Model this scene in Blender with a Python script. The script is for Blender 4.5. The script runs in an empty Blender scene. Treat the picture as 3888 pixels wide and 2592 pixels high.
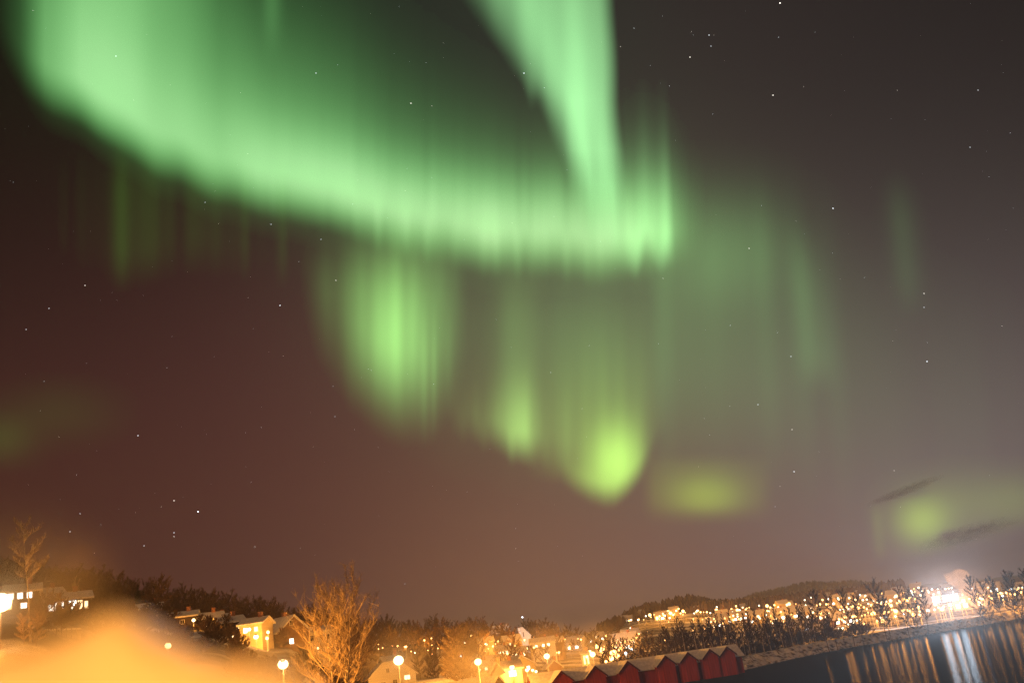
import bpy, math, random
import numpy as np
from mathutils import Vector, Matrix

# ------------------------------------------------------------------ camera
S = bpy.context.scene
COL = S.collection
F, ROLL, PITCH, CAMZ = 950.0, math.radians(8.0), math.radians(17.85), 10.7
_c, _s = math.cos(ROLL), math.sin(ROLL)
_fw = np.array([0, math.cos(PITCH), math.sin(PITCH)])
_r0 = np.array([1.0, 0, 0]); _u0 = np.array([0, -math.sin(PITCH), math.cos(PITCH)])
_R = _c * _r0 - _s * _u0
_U = _s * _r0 + _c * _u0
cam = bpy.data.cameras.new('camera'); camo = bpy.data.objects.new('camera', cam); COL.objects.link(camo)
cam.sensor_width = 36; cam.lens = F / 1024 * 36; cam.clip_start = 0.05; cam.clip_end = 90000
m = Matrix((( _R[0], _U[0], -_fw[0], 0), (_R[1], _U[1], -_fw[1], 0), (_R[2], _U[2], -_fw[2], CAMZ), (0, 0, 0, 1)))
camo.matrix_world = m
cam.dof.use_dof = True; cam.dof.focus_distance = 260; cam.dof.aperture_fstop = 0.95
S.camera = camo
S.view_settings.view_transform = 'Standard'; S.view_settings.look = 'None'
S.view_settings.exposure = 0; S.view_settings.gamma = 1
S.cycles.use_denoising = True; S.cycles.denoiser = 'OPENIMAGEDENOISE'; S.cycles.denoising_input_passes = 'RGB_ALBEDO_NORMAL'; S.cycles.denoising_prefilter = 'NONE'
S.cycles.max_bounces = 5; S.cycles.diffuse_bounces = 2; S.cycles.glossy_bounces = 2
S.cycles.volume_bounces = 0; S.cycles.transparent_max_bounces = 12
S.cycles.sample_clamp_indirect = 2.0; S.cycles.sample_clamp_direct = 4.5

def lin(r, g, b):
    return tuple((c / 255 / 12.92) if c / 255 <= .04045 else ((c / 255 + .055) / 1.055) ** 2.4 for c in (r, g, b))

def ray(px, py):
    d = F * _fw + (px - 512) * _R - (py - 341) * _U
    return d
def nray(px, py):
    d = ray(px, py); return d / np.linalg.norm(d)
def azel(px, py):
    d = ray(px, py); return math.atan2(d[0], d[1]), d[2] / math.hypot(d[0], d[1])
def place(px, py, r):
    d = ray(px, py); d = d / math.hypot(d[0], d[1]) * r
    return Vector((d[0], d[1], d[2] + CAMZ))
def hor(px):
    return 722 - .1405 * px

# ------------------------------------------------------------------ world: the night sky itself
W = bpy.data.worlds.new('World'); S.world = W; W.use_nodes = True
nt = W.node_tree; nt.nodes.clear(); N = nt.nodes; L = nt.links
SKY = [(0, 130, 7, 11, 7), (45, 260, 38, 23, 20), (130, 350, 58, 32, 33), (130, 480, 66, 37, 37), (300, 450, 70, 44, 43), (390, 500, 86, 52, 49),
       (520, 590, 126, 83, 65), (610, 610, 122, 91, 80), (305, 566, 100, 62, 52), (150, 560, 80, 42, 38), (870, 566, 112, 88, 93), (960, 390, 76, 71, 68),
       (960, 215, 58, 50, 48), (960, 45, 38, 34, 33), (740, 65, 46, 39, 38), (1024, 0, 17, 15, 15), (740, 390, 84, 78, 68), (522, 350, 84, 84, 66),
       (400, 60, 30, 38, 30), (460, 90, 46, 50, 42), (600, 340, 88, 86, 68), (720, 560, 106, 78, 81), (1000, 520, 99, 83, 88), (0, 560, 70, 38, 26),
       (200, 0, 20, 40, 22), (0, 720, 90, 52, 34), (512, 720, 130, 90, 66), (1024, 640, 110, 92, 92), (300, -300, 22, 30, 22), (800, -300, 22, 24, 22)]
geo = N.new('ShaderNodeTexCoord')
accc = accw = None
for (px, py, r, g, b) in SKY:
    d = nray(px, py)
    dt = N.new('ShaderNodeVectorMath'); dt.operation = 'DOT_PRODUCT'; L.new(geo.outputs['Generated'], dt.inputs[0]); dt.inputs[1].default_value = tuple(d)
    ma = N.new('ShaderNodeMath'); ma.operation = 'MULTIPLY_ADD'; L.new(dt.outputs['Value'], ma.inputs[0]); ma.inputs[1].default_value = 70; ma.inputs[2].default_value = -70
    ex = N.new('ShaderNodeMath'); ex.operation = 'EXPONENT'; L.new(ma.outputs[0], ex.inputs[0])
    ad = N.new('ShaderNodeMath'); ad.operation = 'ADD'; L.new(ex.outputs[0], ad.inputs[0]); ad.inputs[1].default_value = 1e-7
    sc = N.new('ShaderNodeVectorMath'); sc.operation = 'SCALE'; sc.inputs[0].default_value = lin(r, g, b); L.new(ad.outputs[0], sc.inputs['Scale'])
    if accc is None:
        accc, accw = sc.outputs[0], ad.outputs[0]
    else:
        a1 = N.new('ShaderNodeVectorMath'); a1.operation = 'ADD'; L.new(accc, a1.inputs[0]); L.new(sc.outputs[0], a1.inputs[1]); accc = a1.outputs[0]
        a2 = N.new('ShaderNodeMath'); a2.operation = 'ADD'; L.new(accw, a2.inputs[0]); L.new(ad.outputs[0], a2.inputs[1]); accw = a2.outputs[0]
inv = N.new('ShaderNodeMath'); inv.operation = 'DIVIDE'; inv.inputs[0].default_value = 1; L.new(accw, inv.inputs[1])
sc = N.new('ShaderNodeVectorMath'); sc.operation = 'SCALE'; L.new(accc, sc.inputs[0]); L.new(inv.outputs[0], sc.inputs['Scale'])
bg = N.new('ShaderNodeBackground'); L.new(sc.outputs[0], bg.inputs['Color']); bg.inputs['Strength'].default_value = 1.0
wo = N.new('ShaderNodeOutputWorld'); L.new(bg.outputs[0], wo.inputs['Surface'])

# one weak warm sun lamp stands for the low light from the town behind the photographer
sun = bpy.data.lights.new('sun', 'SUN'); sun.energy = 0.60; sun.angle = math.radians(12); sun.color = (1, .42, .10)
suno = bpy.data.objects.new('sun', sun); COL.objects.link(suno)
suno.rotation_euler = (math.radians(68), 0, math.radians(-28))

# ------------------------------------------------------------------ materials
def mat(name):
    m = bpy.data.materials.new(name); m.use_nodes = True; m.node_tree.nodes.clear()
    return m, m.node_tree.nodes, m.node_tree.links
def surf(name, c1, c2=None, scale=1.0, rough=.8, lo=.4, hi=.6, bump=0, bscale=None, spec=.3, detail=4, stretch=(1, 1, 1)):
    m, n, l = mat(name)
    o = n.new('ShaderNodeOutputMaterial'); p = n.new('ShaderNodeBsdfPrincipled'); l.new(p.outputs[0], o.inputs[0])
    p.inputs['Roughness'].default_value = rough; p.inputs['Specular IOR Level'].default_value = spec
    p.inputs['Base Color'].default_value = (*c1, 1)
    tc = n.new('ShaderNodeTexCoord'); mp = n.new('ShaderNodeMapping'); l.new(tc.outputs['Object'], mp.inputs[0]); mp.inputs['Scale'].default_value = stretch
    if c2:
        t = n.new('ShaderNodeTexNoise'); t.inputs['Scale'].default_value = scale; t.inputs['Detail'].default_value = detail; l.new(mp.outputs[0], t.inputs[0])
        r = n.new('ShaderNodeValToRGB'); r.color_ramp.elements[0].position = lo; r.color_ramp.elements[1].position = hi
        r.color_ramp.elements[0].color = (*c1, 1); r.color_ramp.elements[1].color = (*c2, 1)
        l.new(t.outputs['Fac'], r.inputs[0]); l.new(r.outputs[0], p.inputs['Base Color'])
    if bump:
        t2 = n.new('ShaderNodeTexNoise'); t2.inputs['Scale'].default_value = bscale or scale * 3; t2.inputs['Detail'].default_value = 5; l.new(mp.outputs[0], t2.inputs[0])
        b = n.new('ShaderNodeBump'); b.inputs['Strength'].default_value = .8; b.inputs['Distance'].default_value = bump
        l.new(t2.outputs['Fac'], b.inputs['Height']); l.new(b.outputs[0], p.inputs['Normal'])
    return m
def emit(name, col, s):
    m, n, l = mat(name)
    o = n.new('ShaderNodeOutputMaterial'); e = n.new('ShaderNodeEmission'); l.new(e.outputs[0], o.inputs[0])
    e.inputs[0].default_value = (*col, 1); e.inputs[1].default_value = s
    m.cycles.emission_sampling = 'NONE'
    return m
def boards(name, c1, c2, period, vertical=True):
    m, n, l = mat(name)
    o = n.new('ShaderNodeOutputMaterial'); p = n.new('ShaderNodeBsdfPrincipled'); l.new(p.outputs[0], o.inputs[0]); p.inputs['Roughness'].default_value = .75
    tc = n.new('ShaderNodeTexCoord'); mp = n.new('ShaderNodeMapping'); l.new(tc.outputs['Object'], mp.inputs[0])
    mp.inputs['Scale'].default_value = (1 / period, 1 / period, .15) if vertical else (.1, .1, 1 / period)
    t = n.new('ShaderNodeTexNoise'); t.inputs['Scale'].default_value = 1.0; t.inputs['Detail'].default_value = 3; l.new(mp.outputs[0], t.inputs[0])
    r = n.new('ShaderNodeValToRGB'); r.color_ramp.elements[0].position = .35; r.color_ramp.elements[1].position = .65
    r.color_ramp.elements[0].color = (*c1, 1); r.color_ramp.elements[1].color = (*c2, 1)
    l.new(t.outputs['Fac'], r.inputs[0]); l.new(r.outputs[0], p.inputs['Base Color'])
    return m
M = dict(
    snow=surf('snow', (.62, .63, .66), (.82, .82, .84), 2.2, .7, .35, .65, .04, 9),
    terrain=surf('snowy_ground', (.035, .026, .018), (.60, .60, .62), .045, .9, .47, .60, .3, .9, detail=9),
    hill=surf('wooded_hill', (.05, .036, .034), (.16, .12, .12), .02, .95, .4, .65, detail=8),  # tone raised to suggest haze over the far ridges
    rock=surf('rocky_shore', (.06, .052, .045), (.72, .72, .74), .7, .85, .36, .54, .25, 2.5, detail=8),
    bark=surf('bark', (.05, .034, .022), (.12, .085, .06), 3, .9, bump=.01),
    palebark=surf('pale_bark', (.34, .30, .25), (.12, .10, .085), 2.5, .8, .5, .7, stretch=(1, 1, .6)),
    twig=surf('twigs', (.075, .045, .03), (.13, .085, .055), 1.5, .9),
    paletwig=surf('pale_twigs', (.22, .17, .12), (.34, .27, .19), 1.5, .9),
    darktwig=surf('dark_twigs', (.016, .011, .008), (.035, .024, .016), 1.5, .9),
    spruce=surf('spruce_needles', (.008, .012, .007), (.022, .03, .016), 1.2, .9),
    red=boards('red_boards', (.27, .026, .014), (.42, .040, .022), .3),
    redtrim=surf('dark_red_trim', (.06, .012, .009), (.10, .02, .014), 2),
    white=boards('white_boards', (.70, .69, .66), (.80, .79, .76), .2, False),
    cream=boards('cream_boards', (.55, .47, .30), (.64, .56, .38), .2, False),
    brown=boards('brown_boards', (.11, .065, .035), (.16, .095, .05), .2),
    darkwall=boards('dark_boards', (.03, .02, .016), (.06, .04, .03), .2),
    grey=surf('grey_wall', (.25, .23, .21), (.34, .32, .29), 1),
    brick=surf('chimney_brick', (.22, .10, .07), (.33, .17, .12), 6),
    metal=surf('galvanised_steel', (.30, .30, .30), (.42, .42, .42), 4, .45),
    dark=surf('dark_glass', (.015, .015, .018), None, rough=.15, spec=.5),
    sodium=emit('sodium_lamp_glow', (1, .66, .30), 45),
    sodiumfar=emit('distant_sodium_lamp_glow', (1, .46, .14), 36),
    whitelamp=emit('white_lamp_glow', (.85, .92, 1), 30),
    greenlamp=emit('mercury_lamp_glow', (1, .86, .58), 16),
    flood=emit('floodlight_glow', (.75, .85, 1), 400),
    winwarm=emit('lit_window_warm', (1, .72, .36), 3.2),
    winfar=emit('lit_window_distant', (1, .72, .38), 9),
    wincool=emit('lit_window_cool', (1, .95, .82), 5),
)

# ------------------------------------------------------------------ builders
class MB:
    def __init__(s): s.v = []; s.f = []
    def add(s, vs, fs):
        o = len(s.v); s.v += [tuple(p) for p in vs]; s.f += [tuple(i + o for i in f) for f in fs]
    def box(s, x0, x1, y0, y1, z0, z1):
        s.add([(x0, y0, z0), (x1, y0, z0), (x1, y1, z0), (x0, y1, z0), (x0, y0, z1), (x1, y0, z1), (x1, y1, z1), (x0, y1, z1)],
              [(0, 3, 2, 1), (4, 5, 6, 7), (0, 1, 5, 4), (1, 2, 6, 5), (2, 3, 7, 6), (3, 0, 4, 7)])
    def prism(s, poly, d):                   # polygon (3-D points) swept by vector d
        n = len(poly); a = [tuple(p) for p in poly]; b = [(p[0] + d[0], p[1] + d[1], p[2] + d[2]) for p in poly]
        s.add(a + b, [tuple(range(n))[::-1], tuple(range(n, 2 * n))] + [(i, (i + 1) % n, n + (i + 1) % n, n + i) for i in range(n)])
    def tube(s, pts, rad, k=6):
        pts = [Vector(p) for p in pts]; o = len(s.v); n = len(pts)
        for i, p in enumerate(pts):
            t = (pts[min(i + 1, n - 1)] - pts[max(i - 1, 0)])
            t = t.normalized() if t.length > 1e-9 else Vector((0, 0, 1))
            a = t.cross(Vector((0, 0, 1)) if abs(t.z) < .9 else Vector((1, 0, 0))).normalized(); b = t.cross(a)
            for j in range(k):
                th = 2 * math.pi * j / k; q = p + (a * math.cos(th) + b * math.sin(th)) * rad[i]; s.v.append((q.x, q.y, q.z))
        for i in range(n - 1):
            for j in range(k):
                s.f.append((o + i * k + j, o + i * k + (j + 1) % k, o + (i + 1) * k + (j + 1) % k, o + (i + 1) * k + j))
        s.f.append(tuple(range(o, o + k))[::-1]); s.f.append(tuple(range(o + (n - 1) * k, o + n * k)))
    def ball(s, c, r, nu=10, nv=6, sz=1.0):
        o = len(s.v)
        for i in range(nv + 1):
            ph = math.pi * i / nv
            for j in range(nu):
                th = 2 * math.pi * j / nu
                s.v.append((c[0] + r * math.sin(ph) * math.cos(th), c[1] + r * math.sin(ph) * math.sin(th), c[2] + r * sz * math.cos(ph)))
        for i in range(nv):
            for j in range(nu):
                s.f.append((o + i * nu + j, o + (i + 1) * nu + j, o + (i + 1) * nu + (j + 1) % nu, o + i * nu + (j + 1) % nu))
    def mesh(s, name, m, smooth=False):
        me = bpy.data.meshes.new(name); me.from_pydata(s.v, [], s.f); me.materials.append(m); me.update()
        if smooth: me.polygons.foreach_set('use_smooth', [True] * len(me.polygons))
        return me
    def build(s, name, m, parent=None, smooth=False):
        return link(name, s.mesh(name, m, smooth), parent)
def link(name, me, parent=None):
    o = bpy.data.objects.new(name, me); COL.objects.link(o)
    if parent is not None: o.parent = parent
    return o
def tag(o, label=None, cat=None, group=None, kind=None):
    for k, v in (('label', label), ('category', cat), ('group', group), ('kind', kind)):
        if v: o[k] = v
    return o
def thing(name, label, cat, loc, rz=0, group=None, sc=1):
    o = bpy.data.objects.new(name, None); COL.objects.link(o); o.location = loc; o.rotation_euler = (0, 0, rz); o.scale = (sc,) * 3
    o.empty_display_size = .5
    return tag(o, label, cat, group)
def dup(root, loc, rz=0, sc=1.0, label=None, group=None):
    def cp(o, par):
        c = o.copy(); COL.objects.link(c); c.parent = par
        for ch in o.children: cp(ch, c)
        return c
    r = cp(root, None); r.location = loc; r.rotation_euler = (0, 0, rz); r.scale = (sc,) * 3 if not isinstance(sc, tuple) else sc
    tag(r, label, None, group)
    return r

# ------------------------------------------------------------------ terrain
COLS = {
    -150: [(60, 9), (100, 16), (130, 23), (150, 27), (180, 32), (220, 39), (300, 48), (400, 60), (700, 64)],
    0: [(60, 9), (100, 14), (130, 20), (150, 24), (180, 29), (220, 36), (300, 45), (400, 56), (700, 60)],
    120: [(60, 8), (100, 11), (130, 15), (160, 20), (200, 28), (280, 33), (400, 40), (700, 44)],
    200: [(60, 7), (100, 10), (130, 14), (160, 18.5), (200, 22), (280, 27), (400, 33), (700, 36)],
    285: [(60, 5.5), (100, 7.7), (130, 10), (160, 13.5), (200, 17.5), (300, 20), (450, 26), (700, 28)],
    345: [(60, 4), (110, 5.6), (160, 7), (235, 9), (320, 13), (450, 21), (700, 26)],
    400: [(60, 3), (140, 4.7), (235, 5.2), (320, 9), (450, 18), (600, 23), (900, 26)],
    450: [(60, 2), (170, 3), (240, 3.2), (320, 7), (450, 16), (600, 21), (900, 24)],
    510: [(60, 1.5), (170, 1.5), (240, 2.2), (320, 4.5), (420, 9), (520, 13), (700, 16), (1000, 18)],
    565: [(60, 1.5), (200, 1.5), (280, 2), (350, 3.5), (450, 6), (600, 8), (1000, 12), (1500, 18)],
    600: [(60, 1.5), (280, 1.5), (350, 2), (450, 4), (600, 6), (900, 15), (1400, 22)],
    650: [(60, 1.5), (280, 1.5), (450, 3), (600, 8), (800, 16), (900, 22), (1100, 32), (1300, 33), (2500, 34)],
    690: [(60, 1.5), (300, 1.5), (500, 3), (700, 10), (850, 17), (1000, 27), (1200, 38), (1400, 38), (1800, 30)],
    730: [(60, 1.5), (300, 1.5), (500, 2), (700, 8), (850, 14), (1000, 20), (1200, 25), (1500, 25), (2500, 30), (4000, 75)],
    770: [(60, 1.5), (300, 1.5), (450, 1.5), (600, 5), (800, 12), (1000, 18), (1300, 22), (2500, 30), (4000, 98)],
    810: [(60, 1.5), (400, 1.5), (500, 1.5), (700, 6), (900, 14), (1100, 19), (1300, 21), (2500, 30), (4000, 107)],
    850: [(60, 1.5), (400, 1.5), (500, 1.5), (700, 5), (900, 12), (1100, 18), (1300, 19), (2500, 30), (4000, 84)],
    900: [(60, 1.2), (400, 1.2), (500, 1.5), (700, 5), (900, 12), (1100, 18), (1400, 20), (2500, 25), (4000, 40)],
    960: [(60, 1.2), (400, 1.2), (520, 1.5), (700, 4), (900, 8), (1200, 12), (2500, 20), (4000, 35)],
    1024: [(60, 1.2), (400, 1.2), (550, 1.2), (700, 2), (1000, 4), (2500, 12), (4000, 25)],
    1200: [(60, 1.2), (400, 1.2), (550, 1.2), (700, 2), (1000, 4), (2500, 12), (4000, 25)],
}
_caz = np.array([azel(p, hor(p))[0] for p in COLS])
_lr = np.linspace(0, math.log(6000), 260)
_tab = []
for p, c in COLS.items():
    c = [(0, 9.1), (6, 8.9), (22, 4.6)] + c
    rr = np.exp(_lr); _tab.append(np.interp(rr, [a for a, b in c], [b for a, b in c]))
_tab = np.array(_tab)
k = np.array([.1, .2, .4, .2, .1])
_tab = np.array([np.convolve(np.pad(t, 2, mode='edge'), k, 'valid') for t in _tab])
# shoreline of the bay (from the near bank round to the far stone bank)
def onwater(px, py):
    az, el = azel(px, py); r = -CAMZ / el; return (math.sin(az) * r, math.cos(az) * r)
def polar(px, r):
    az = azel(px, hor(px))[0]; return (math.sin(az) * r, math.cos(az) * r)
SHORE = [(3000, -40), (200, 10), (60, 18), (22, 36), polar(500, 75), polar(450, 112), polar(480, 142), polar(540, 158), polar(600, 171)] + \
        [onwater(*q) for q in ((658, 682.4), (711, 677), (763.7, 664.3), (803, 655.5), (850, 646.5), (892, 639.4), (933.6, 632.4), (980, 624.6), (1024, 616.9))]
_a, _b = np.array(SHORE[-2]), np.array(SHORE[-1]); _d = (_b - _a) / np.linalg.norm(_b - _a)
SHORE += [tuple(_b + _d * 120), tuple(_b + _d * 400 + np.array([60, -20])), (3000, 600)]
SH = np.array(SHORE)
def shore_sd(x, y):                          # signed distance: positive on land
    x = np.asarray(x, float); y = np.asarray(y, float)
    best = np.full(x.shape, 1e9); inside = np.zeros(x.shape, bool); n = len(SH)
    for i in range(n):
        x0, y0 = SH[i]; x1, y1 = SH[(i + 1) % n]
        if i < n - 1:
            dx, dy = x1 - x0, y1 - y0; t = np.clip(((x - x0) * dx + (y - y0) * dy) / (dx * dx + dy * dy), 0, 1)
            best = np.minimum(best, np.hypot(x - x0 - t * dx, y - y0 - t * dy))
        with np.errstate(divide='ignore', invalid='ignore'):
            c = ((y0 > y) != (y1 > y)) & (x < (x1 - x0) * (y - y0) / (y1 - y0 + 1e-12) + x0)
        inside ^= c
    return np.where(inside, -best, best)
def _sn(x, y, s, sd):
    return np.sin(x * s + 1.3 * np.sin(y * s * 1.7 + sd)) * np.sin(y * s * .9 + 1.1 * np.sin(x * s * 1.3 + sd * 2))
def gz(x, y, noise=True):
    x = np.asarray(x, float); y = np.asarray(y, float)
    r = np.hypot(x, y); az = np.arctan2(x, y)
    fi = np.interp(az, _caz, np.arange(len(_caz))); i0 = np.clip(fi.astype(int), 0, len(_caz) - 2); t = fi - i0; t = t * t * (3 - 2 * t)
    fr = np.clip(np.log(np.maximum(r, 1)) / _lr[-1] * (len(_lr) - 1), 0, len(_lr) - 1.001); j0 = fr.astype(int); u = fr - j0
    z = (1 - t) * ((1 - u) * _tab[i0, j0] + u * _tab[i0, j0 + 1]) + t * ((1 - u) * _tab[i0 + 1, j0] + u * _tab[i0 + 1, j0 + 1])
    if noise:
        z = z + np.clip((r - 40) / 200, 0, 1) * (.5 * _sn(x, y, .05, 1) + .2 * _sn(x, y, .16, 4)) + np.clip((r - 1500) / 2000, 0, 1) * 5 * _sn(x, y, .006, 2)
    sd = shore_sd(x, y)
    k = np.clip((sd - 2) / 10, 0, 1)
    z = np.where(sd < 12, z * k + (1 - k) * np.clip(sd * .25 - .5, -3, 1.0), z)
    return z
def g(x, y): return float(gz(np.array([x]), np.array([y]))[0])
def drop(px, py, h=0.0, rmin=90, rmax=2600):
    """distance at which the sight line through a pixel passes h metres above the ground"""
    az, el = azel(px, py); r = np.exp(np.linspace(math.log(rmin), math.log(rmax), 500))
    gap = CAMZ + r * el - gz(np.sin(az) * r, np.cos(az) * r) - h
    i = np.argmax(gap <= 0) if (gap <= 0).any() else int(np.argmin(gap / r))
    return float(r[i])

azs = np.concatenate([np.linspace(-math.pi, -.75, 40, endpoint=False), np.linspace(-.75, .75, 300), np.linspace(.75, math.pi, 41)[1:]])
rs = np.concatenate([[0.01], np.exp(np.linspace(math.log(1.5), math.log(5400), 190))])
A, RR = np.meshgrid(azs, rs); X = np.sin(A) * RR; Y = np.cos(A) * RR
Z = gz(X.ravel(), Y.ravel()).reshape(X.shape)
na, nr = len(azs), len(rs)
me = bpy.data.meshes.new('ground')
ii = np.arange(nr * na).reshape(nr, na)
fs = np.stack([ii[:-1, :-1], ii[:-1, 1:], ii[1:, 1:], ii[1:, :-1]], -1).reshape(-1, 4)[:, ::-1]
me.from_pydata(np.stack([X, Y, Z], -1).reshape(-1, 3).tolist(), [], fs.tolist()); me.materials.append(M['terrain']); me.materials.append(M['hill'])
rc = RR[:-1, :-1].ravel(); ac = A[:-1, :-1].ravel()
far = (rc > 1000) | ((rc > 210) & (ac < -.12))
me.polygons.foreach_set('material_index', far.astype(int)); me.polygons.foreach_set('use_smooth', [True] * len(me.polygons)); me.update()
tag(link('ground', me), kind='structure')

# water
mw, n, l = mat('night_water')
o = n.new('ShaderNodeOutputMaterial'); df = n.new('ShaderNodeBsdfDiffuse'); p = n.new('ShaderNodeBsdfGlossy'); mx = n.new('ShaderNodeMixShader')
l.new(df.outputs[0], mx.inputs[1]); l.new(p.outputs[0], mx.inputs[2]); l.new(mx.outputs[0], o.inputs[0]); mx.inputs[0].default_value = .032
df.inputs[0].default_value = (.016, .018, .024, 1); p.inputs['Roughness'].default_value = .035
tc = n.new('ShaderNodeTexCoord'); mp = n.new('ShaderNodeMapping'); mp.inputs['Scale'].default_value = (.35, 1.0, 1); l.new(tc.outputs['Object'], mp.inputs[0])
t1 = n.new('ShaderNodeTexNoise'); t1.inputs['Scale'].default_value = .7; t1.inputs['Detail'].default_value = 6; l.new(mp.outputs[0], t1.inputs[0])
b = n.new('ShaderNodeBump'); b.inputs['Strength'].default_value = 1; b.inputs['Distance'].default_value = .07; l.new(t1.outputs['Fac'], b.inputs['Height']); l.new(b.outputs[0], p.inputs['Normal'])
wb = MB(); wb.add([(-60, -60, 0), (3000, -60, 0), (3000, 2000, 0), (-60, 2000, 0)], [(0, 1, 2, 3)])
tag(wb.build('water', mw), kind='structure')

# stone bank along the shore
rng = random.Random(3)
pl = [np.array(q) for q in SHORE[5:-1]]
pts = []
for a, bq in zip(pl[:-1], pl[1:]):
    k_ = max(2, int(np.linalg.norm(bq - a) / 1.0))
    pts += [a + (bq - a) * i / k_ for i in range(k_)]
pts = np.array(pts)
ker = np.ones(25) / 25
sm = np.stack([np.convolve(np.pad(pts[:, i], 12, mode='edge'), ker, 'valid') for i in (0, 1)], 1)
tg = np.gradient(sm, axis=0); tg /= np.linalg.norm(tg, axis=1)[:, None]; nm = np.stack([-tg[:, 1], tg[:, 0]], 1)
if shore_sd(*(sm[len(sm) // 2] + nm[len(sm) // 2] * 4).reshape(2, 1))[0] < 0: nm = -nm
prof = [(-1.5, -.8), (-.6, -.2), (0, .25), (.8, .62), (1.6, .95), (2.5, 1.45), (3.4, 1.95), (4.4, 2.25), (5.6, 2.32), (7, 2.2), (8.5, 1.7), (10, 1.0), (12, .3)]
nr_ = np.random.RandomState(4); V = []
for j, (dd, zz) in enumerate(prof):
    rough = .38 if j < 7 else .10
    q = sm + nm * dd + nr_.normal(0, rough * .5, sm.shape)
    V.append(np.column_stack([q, zz + nr_.normal(0, rough * .55, len(sm))]))
V = np.array(V); ii = np.arange(V.shape[0] * V.shape[1]).reshape(V.shape[:2])
fs = np.stack([ii[:-1, :-1], ii[:-1, 1:], ii[1:, 1:], ii[1:, :-1]], -1).reshape(-1, 4)
me = bpy.data.meshes.new('shore'); me.from_pydata(V.reshape(-1, 3).tolist(), [], fs.tolist()); me.materials.append(M['rock']); me.update()
tag(link('shore', me), kind='structure')

# ------------------------------------------------------------------ boathouses with cross gables
RA = place(526, 673.0, 178); RB = place(744, 642.3, 191)
RZ = 6.15; RA.z = RB.z = RZ
ax = (RB - RA); ax.z = 0; RL = ax.length; ax.normalize(); rot = math.atan2(ax.y, ax.x)
def along(px, py):                            # where the sight line crosses the plane of the ridge
    d = ray(px, py); nrm = Vector((-ax.y, ax.x, 0)); o_ = Vector((0, 0, CAMZ)); dv = Vector(d)
    t = (RA - nrm * 4.6 - o_).dot(nrm) / dv.dot(nrm); return (o_ + dv * t - RA).dot(ax)
apex = [(560.7, 668), (594.4, 663.2), (627, 658.4), (664.5, 652.9), (687, 649.7), (709, 646.6), (726, 643.6)]
ss = [along(*a) for a in apex]
hw = [1.88, 1.82, 1.78, 1.66, 1.52, 1.46, 1.42]
def boathouse(s0, s1, sc_, w, label, last):
    """one bay from s0 to s1 along the ridge with a gable at sc_; local x along ridge, -y to the water"""
    base = RA + ax * sc_; gr = 1.35; h = RZ - gr
    t = thing('red_boathouse', label, 'boathouse', (base.x, base.y, gr), rot, 'red boathouses in a row by the water')
    a0, a1 = s0 - sc_ + .02, s1 - sc_ - .02; D = 2.3; G = 4.4; ev = h - 1.62; e2 = h - w * .86
    wl = MB()
    wl.box(a0, -w, -D, -D + .12, 0, ev); wl.box(w, a1, -D, -D + .12, 0, ev)
    wl.box(a0, a1, D - .12, D, 0, ev)
    for xx in (a0, a1 - .12): wl.prism([(xx, -D + .13, 0), (xx, D - .13, 0), (xx, D - .13, ev), (xx, 0, h - .22), (xx, -D + .13, ev)], (.12, 0, 0))
    wl.build('side_wall', M['red'], t)
    gw = MB(); gw.prism([(-w, -G, 0), (w, -G, 0), (w, -G, e2), (0, -G, h - .16), (-w, -G, e2)], (0, .12, 0))
    gw.box(-w, -w + .12, -G + .13, -D, 0, e2); gw.box(w - .12, w, -G + .13, -D, 0, e2)
    gw.build('gable_wall', M['red'], t)
    rf = MB(); th = .24
    sl = 1.62 / D; ov = .45
    xr0, xr1 = (a0 - (.4 if sc_ == ss[0] else -.0)), a1 + (.35 if last else 0)
    for sg in (-1, 1):
        yb = sg * (D + ov); zb = h - sl * (D + ov)
        rf.prism([(xr0, 0, h), (xr0, yb, zb), (xr0, yb, zb + .05 + th * .6), (xr0, 0, h + th)], (xr1 - xr0, 0, 0))
    rf.build('snow_roof', M['snow'], t)
    gf = MB(); o2 = .2
    for sg in (-1, 1):
        xe = sg * (w + o2); ze = h - .86 * (w + o2)
        gf.prism([(0, -G - .3, h + .01), (xe, -G - .3, ze), (xe, -G - .3, ze + th * .7), (0, -G - .3, h + th + .02)], (0, G + .25, 0))
    gf.build('gable_roof', M['snow'], t)
    bb = MB()
    for sg in (-1, 1):
        xe = sg * (w + o2 + .03); ze = h - .86 * (w + o2 + .03)
        bb.prism([(0, -G - .42, h - .16), (xe, -G - .42, ze - .16), (xe, -G - .42, ze + .14), (0, -G - .42, h + .2)], (0, .11, 0))
    bb.build('bargeboard', M['redtrim'], t)
    dr = MB(); dr.box(-w * .55, -.03, -G - .05, -G + .0, .05, 2.35); dr.box(.03, w * .55, -G - .05, -G, .05, 2.35)
    dr.build('boat_door', M['red'], t)
ORD = ['widest red boathouse at the near end of the row, long snowy roof beside it', 'second red boathouse from the near end of the waterside row',
       'red boathouse third from the near end, with wide dark recess beyond it', 'middle red boathouse of the row, right after the widest gap between gables',
       'red boathouse two before the end one of the row, narrow recess beside it', 'red boathouse next to the end one, before the birch wood',
       'end red boathouse of the row, roof end facing the birch wood']
edges = [.6] + [ss[i] + hw[i] + .35 for i in range(6)] + [ss[6] + 3.6]
for i in range(7):
    boathouse(edges[i], edges[i + 1], ss[i], hw[i], ORD[i], i == 6)

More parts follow.
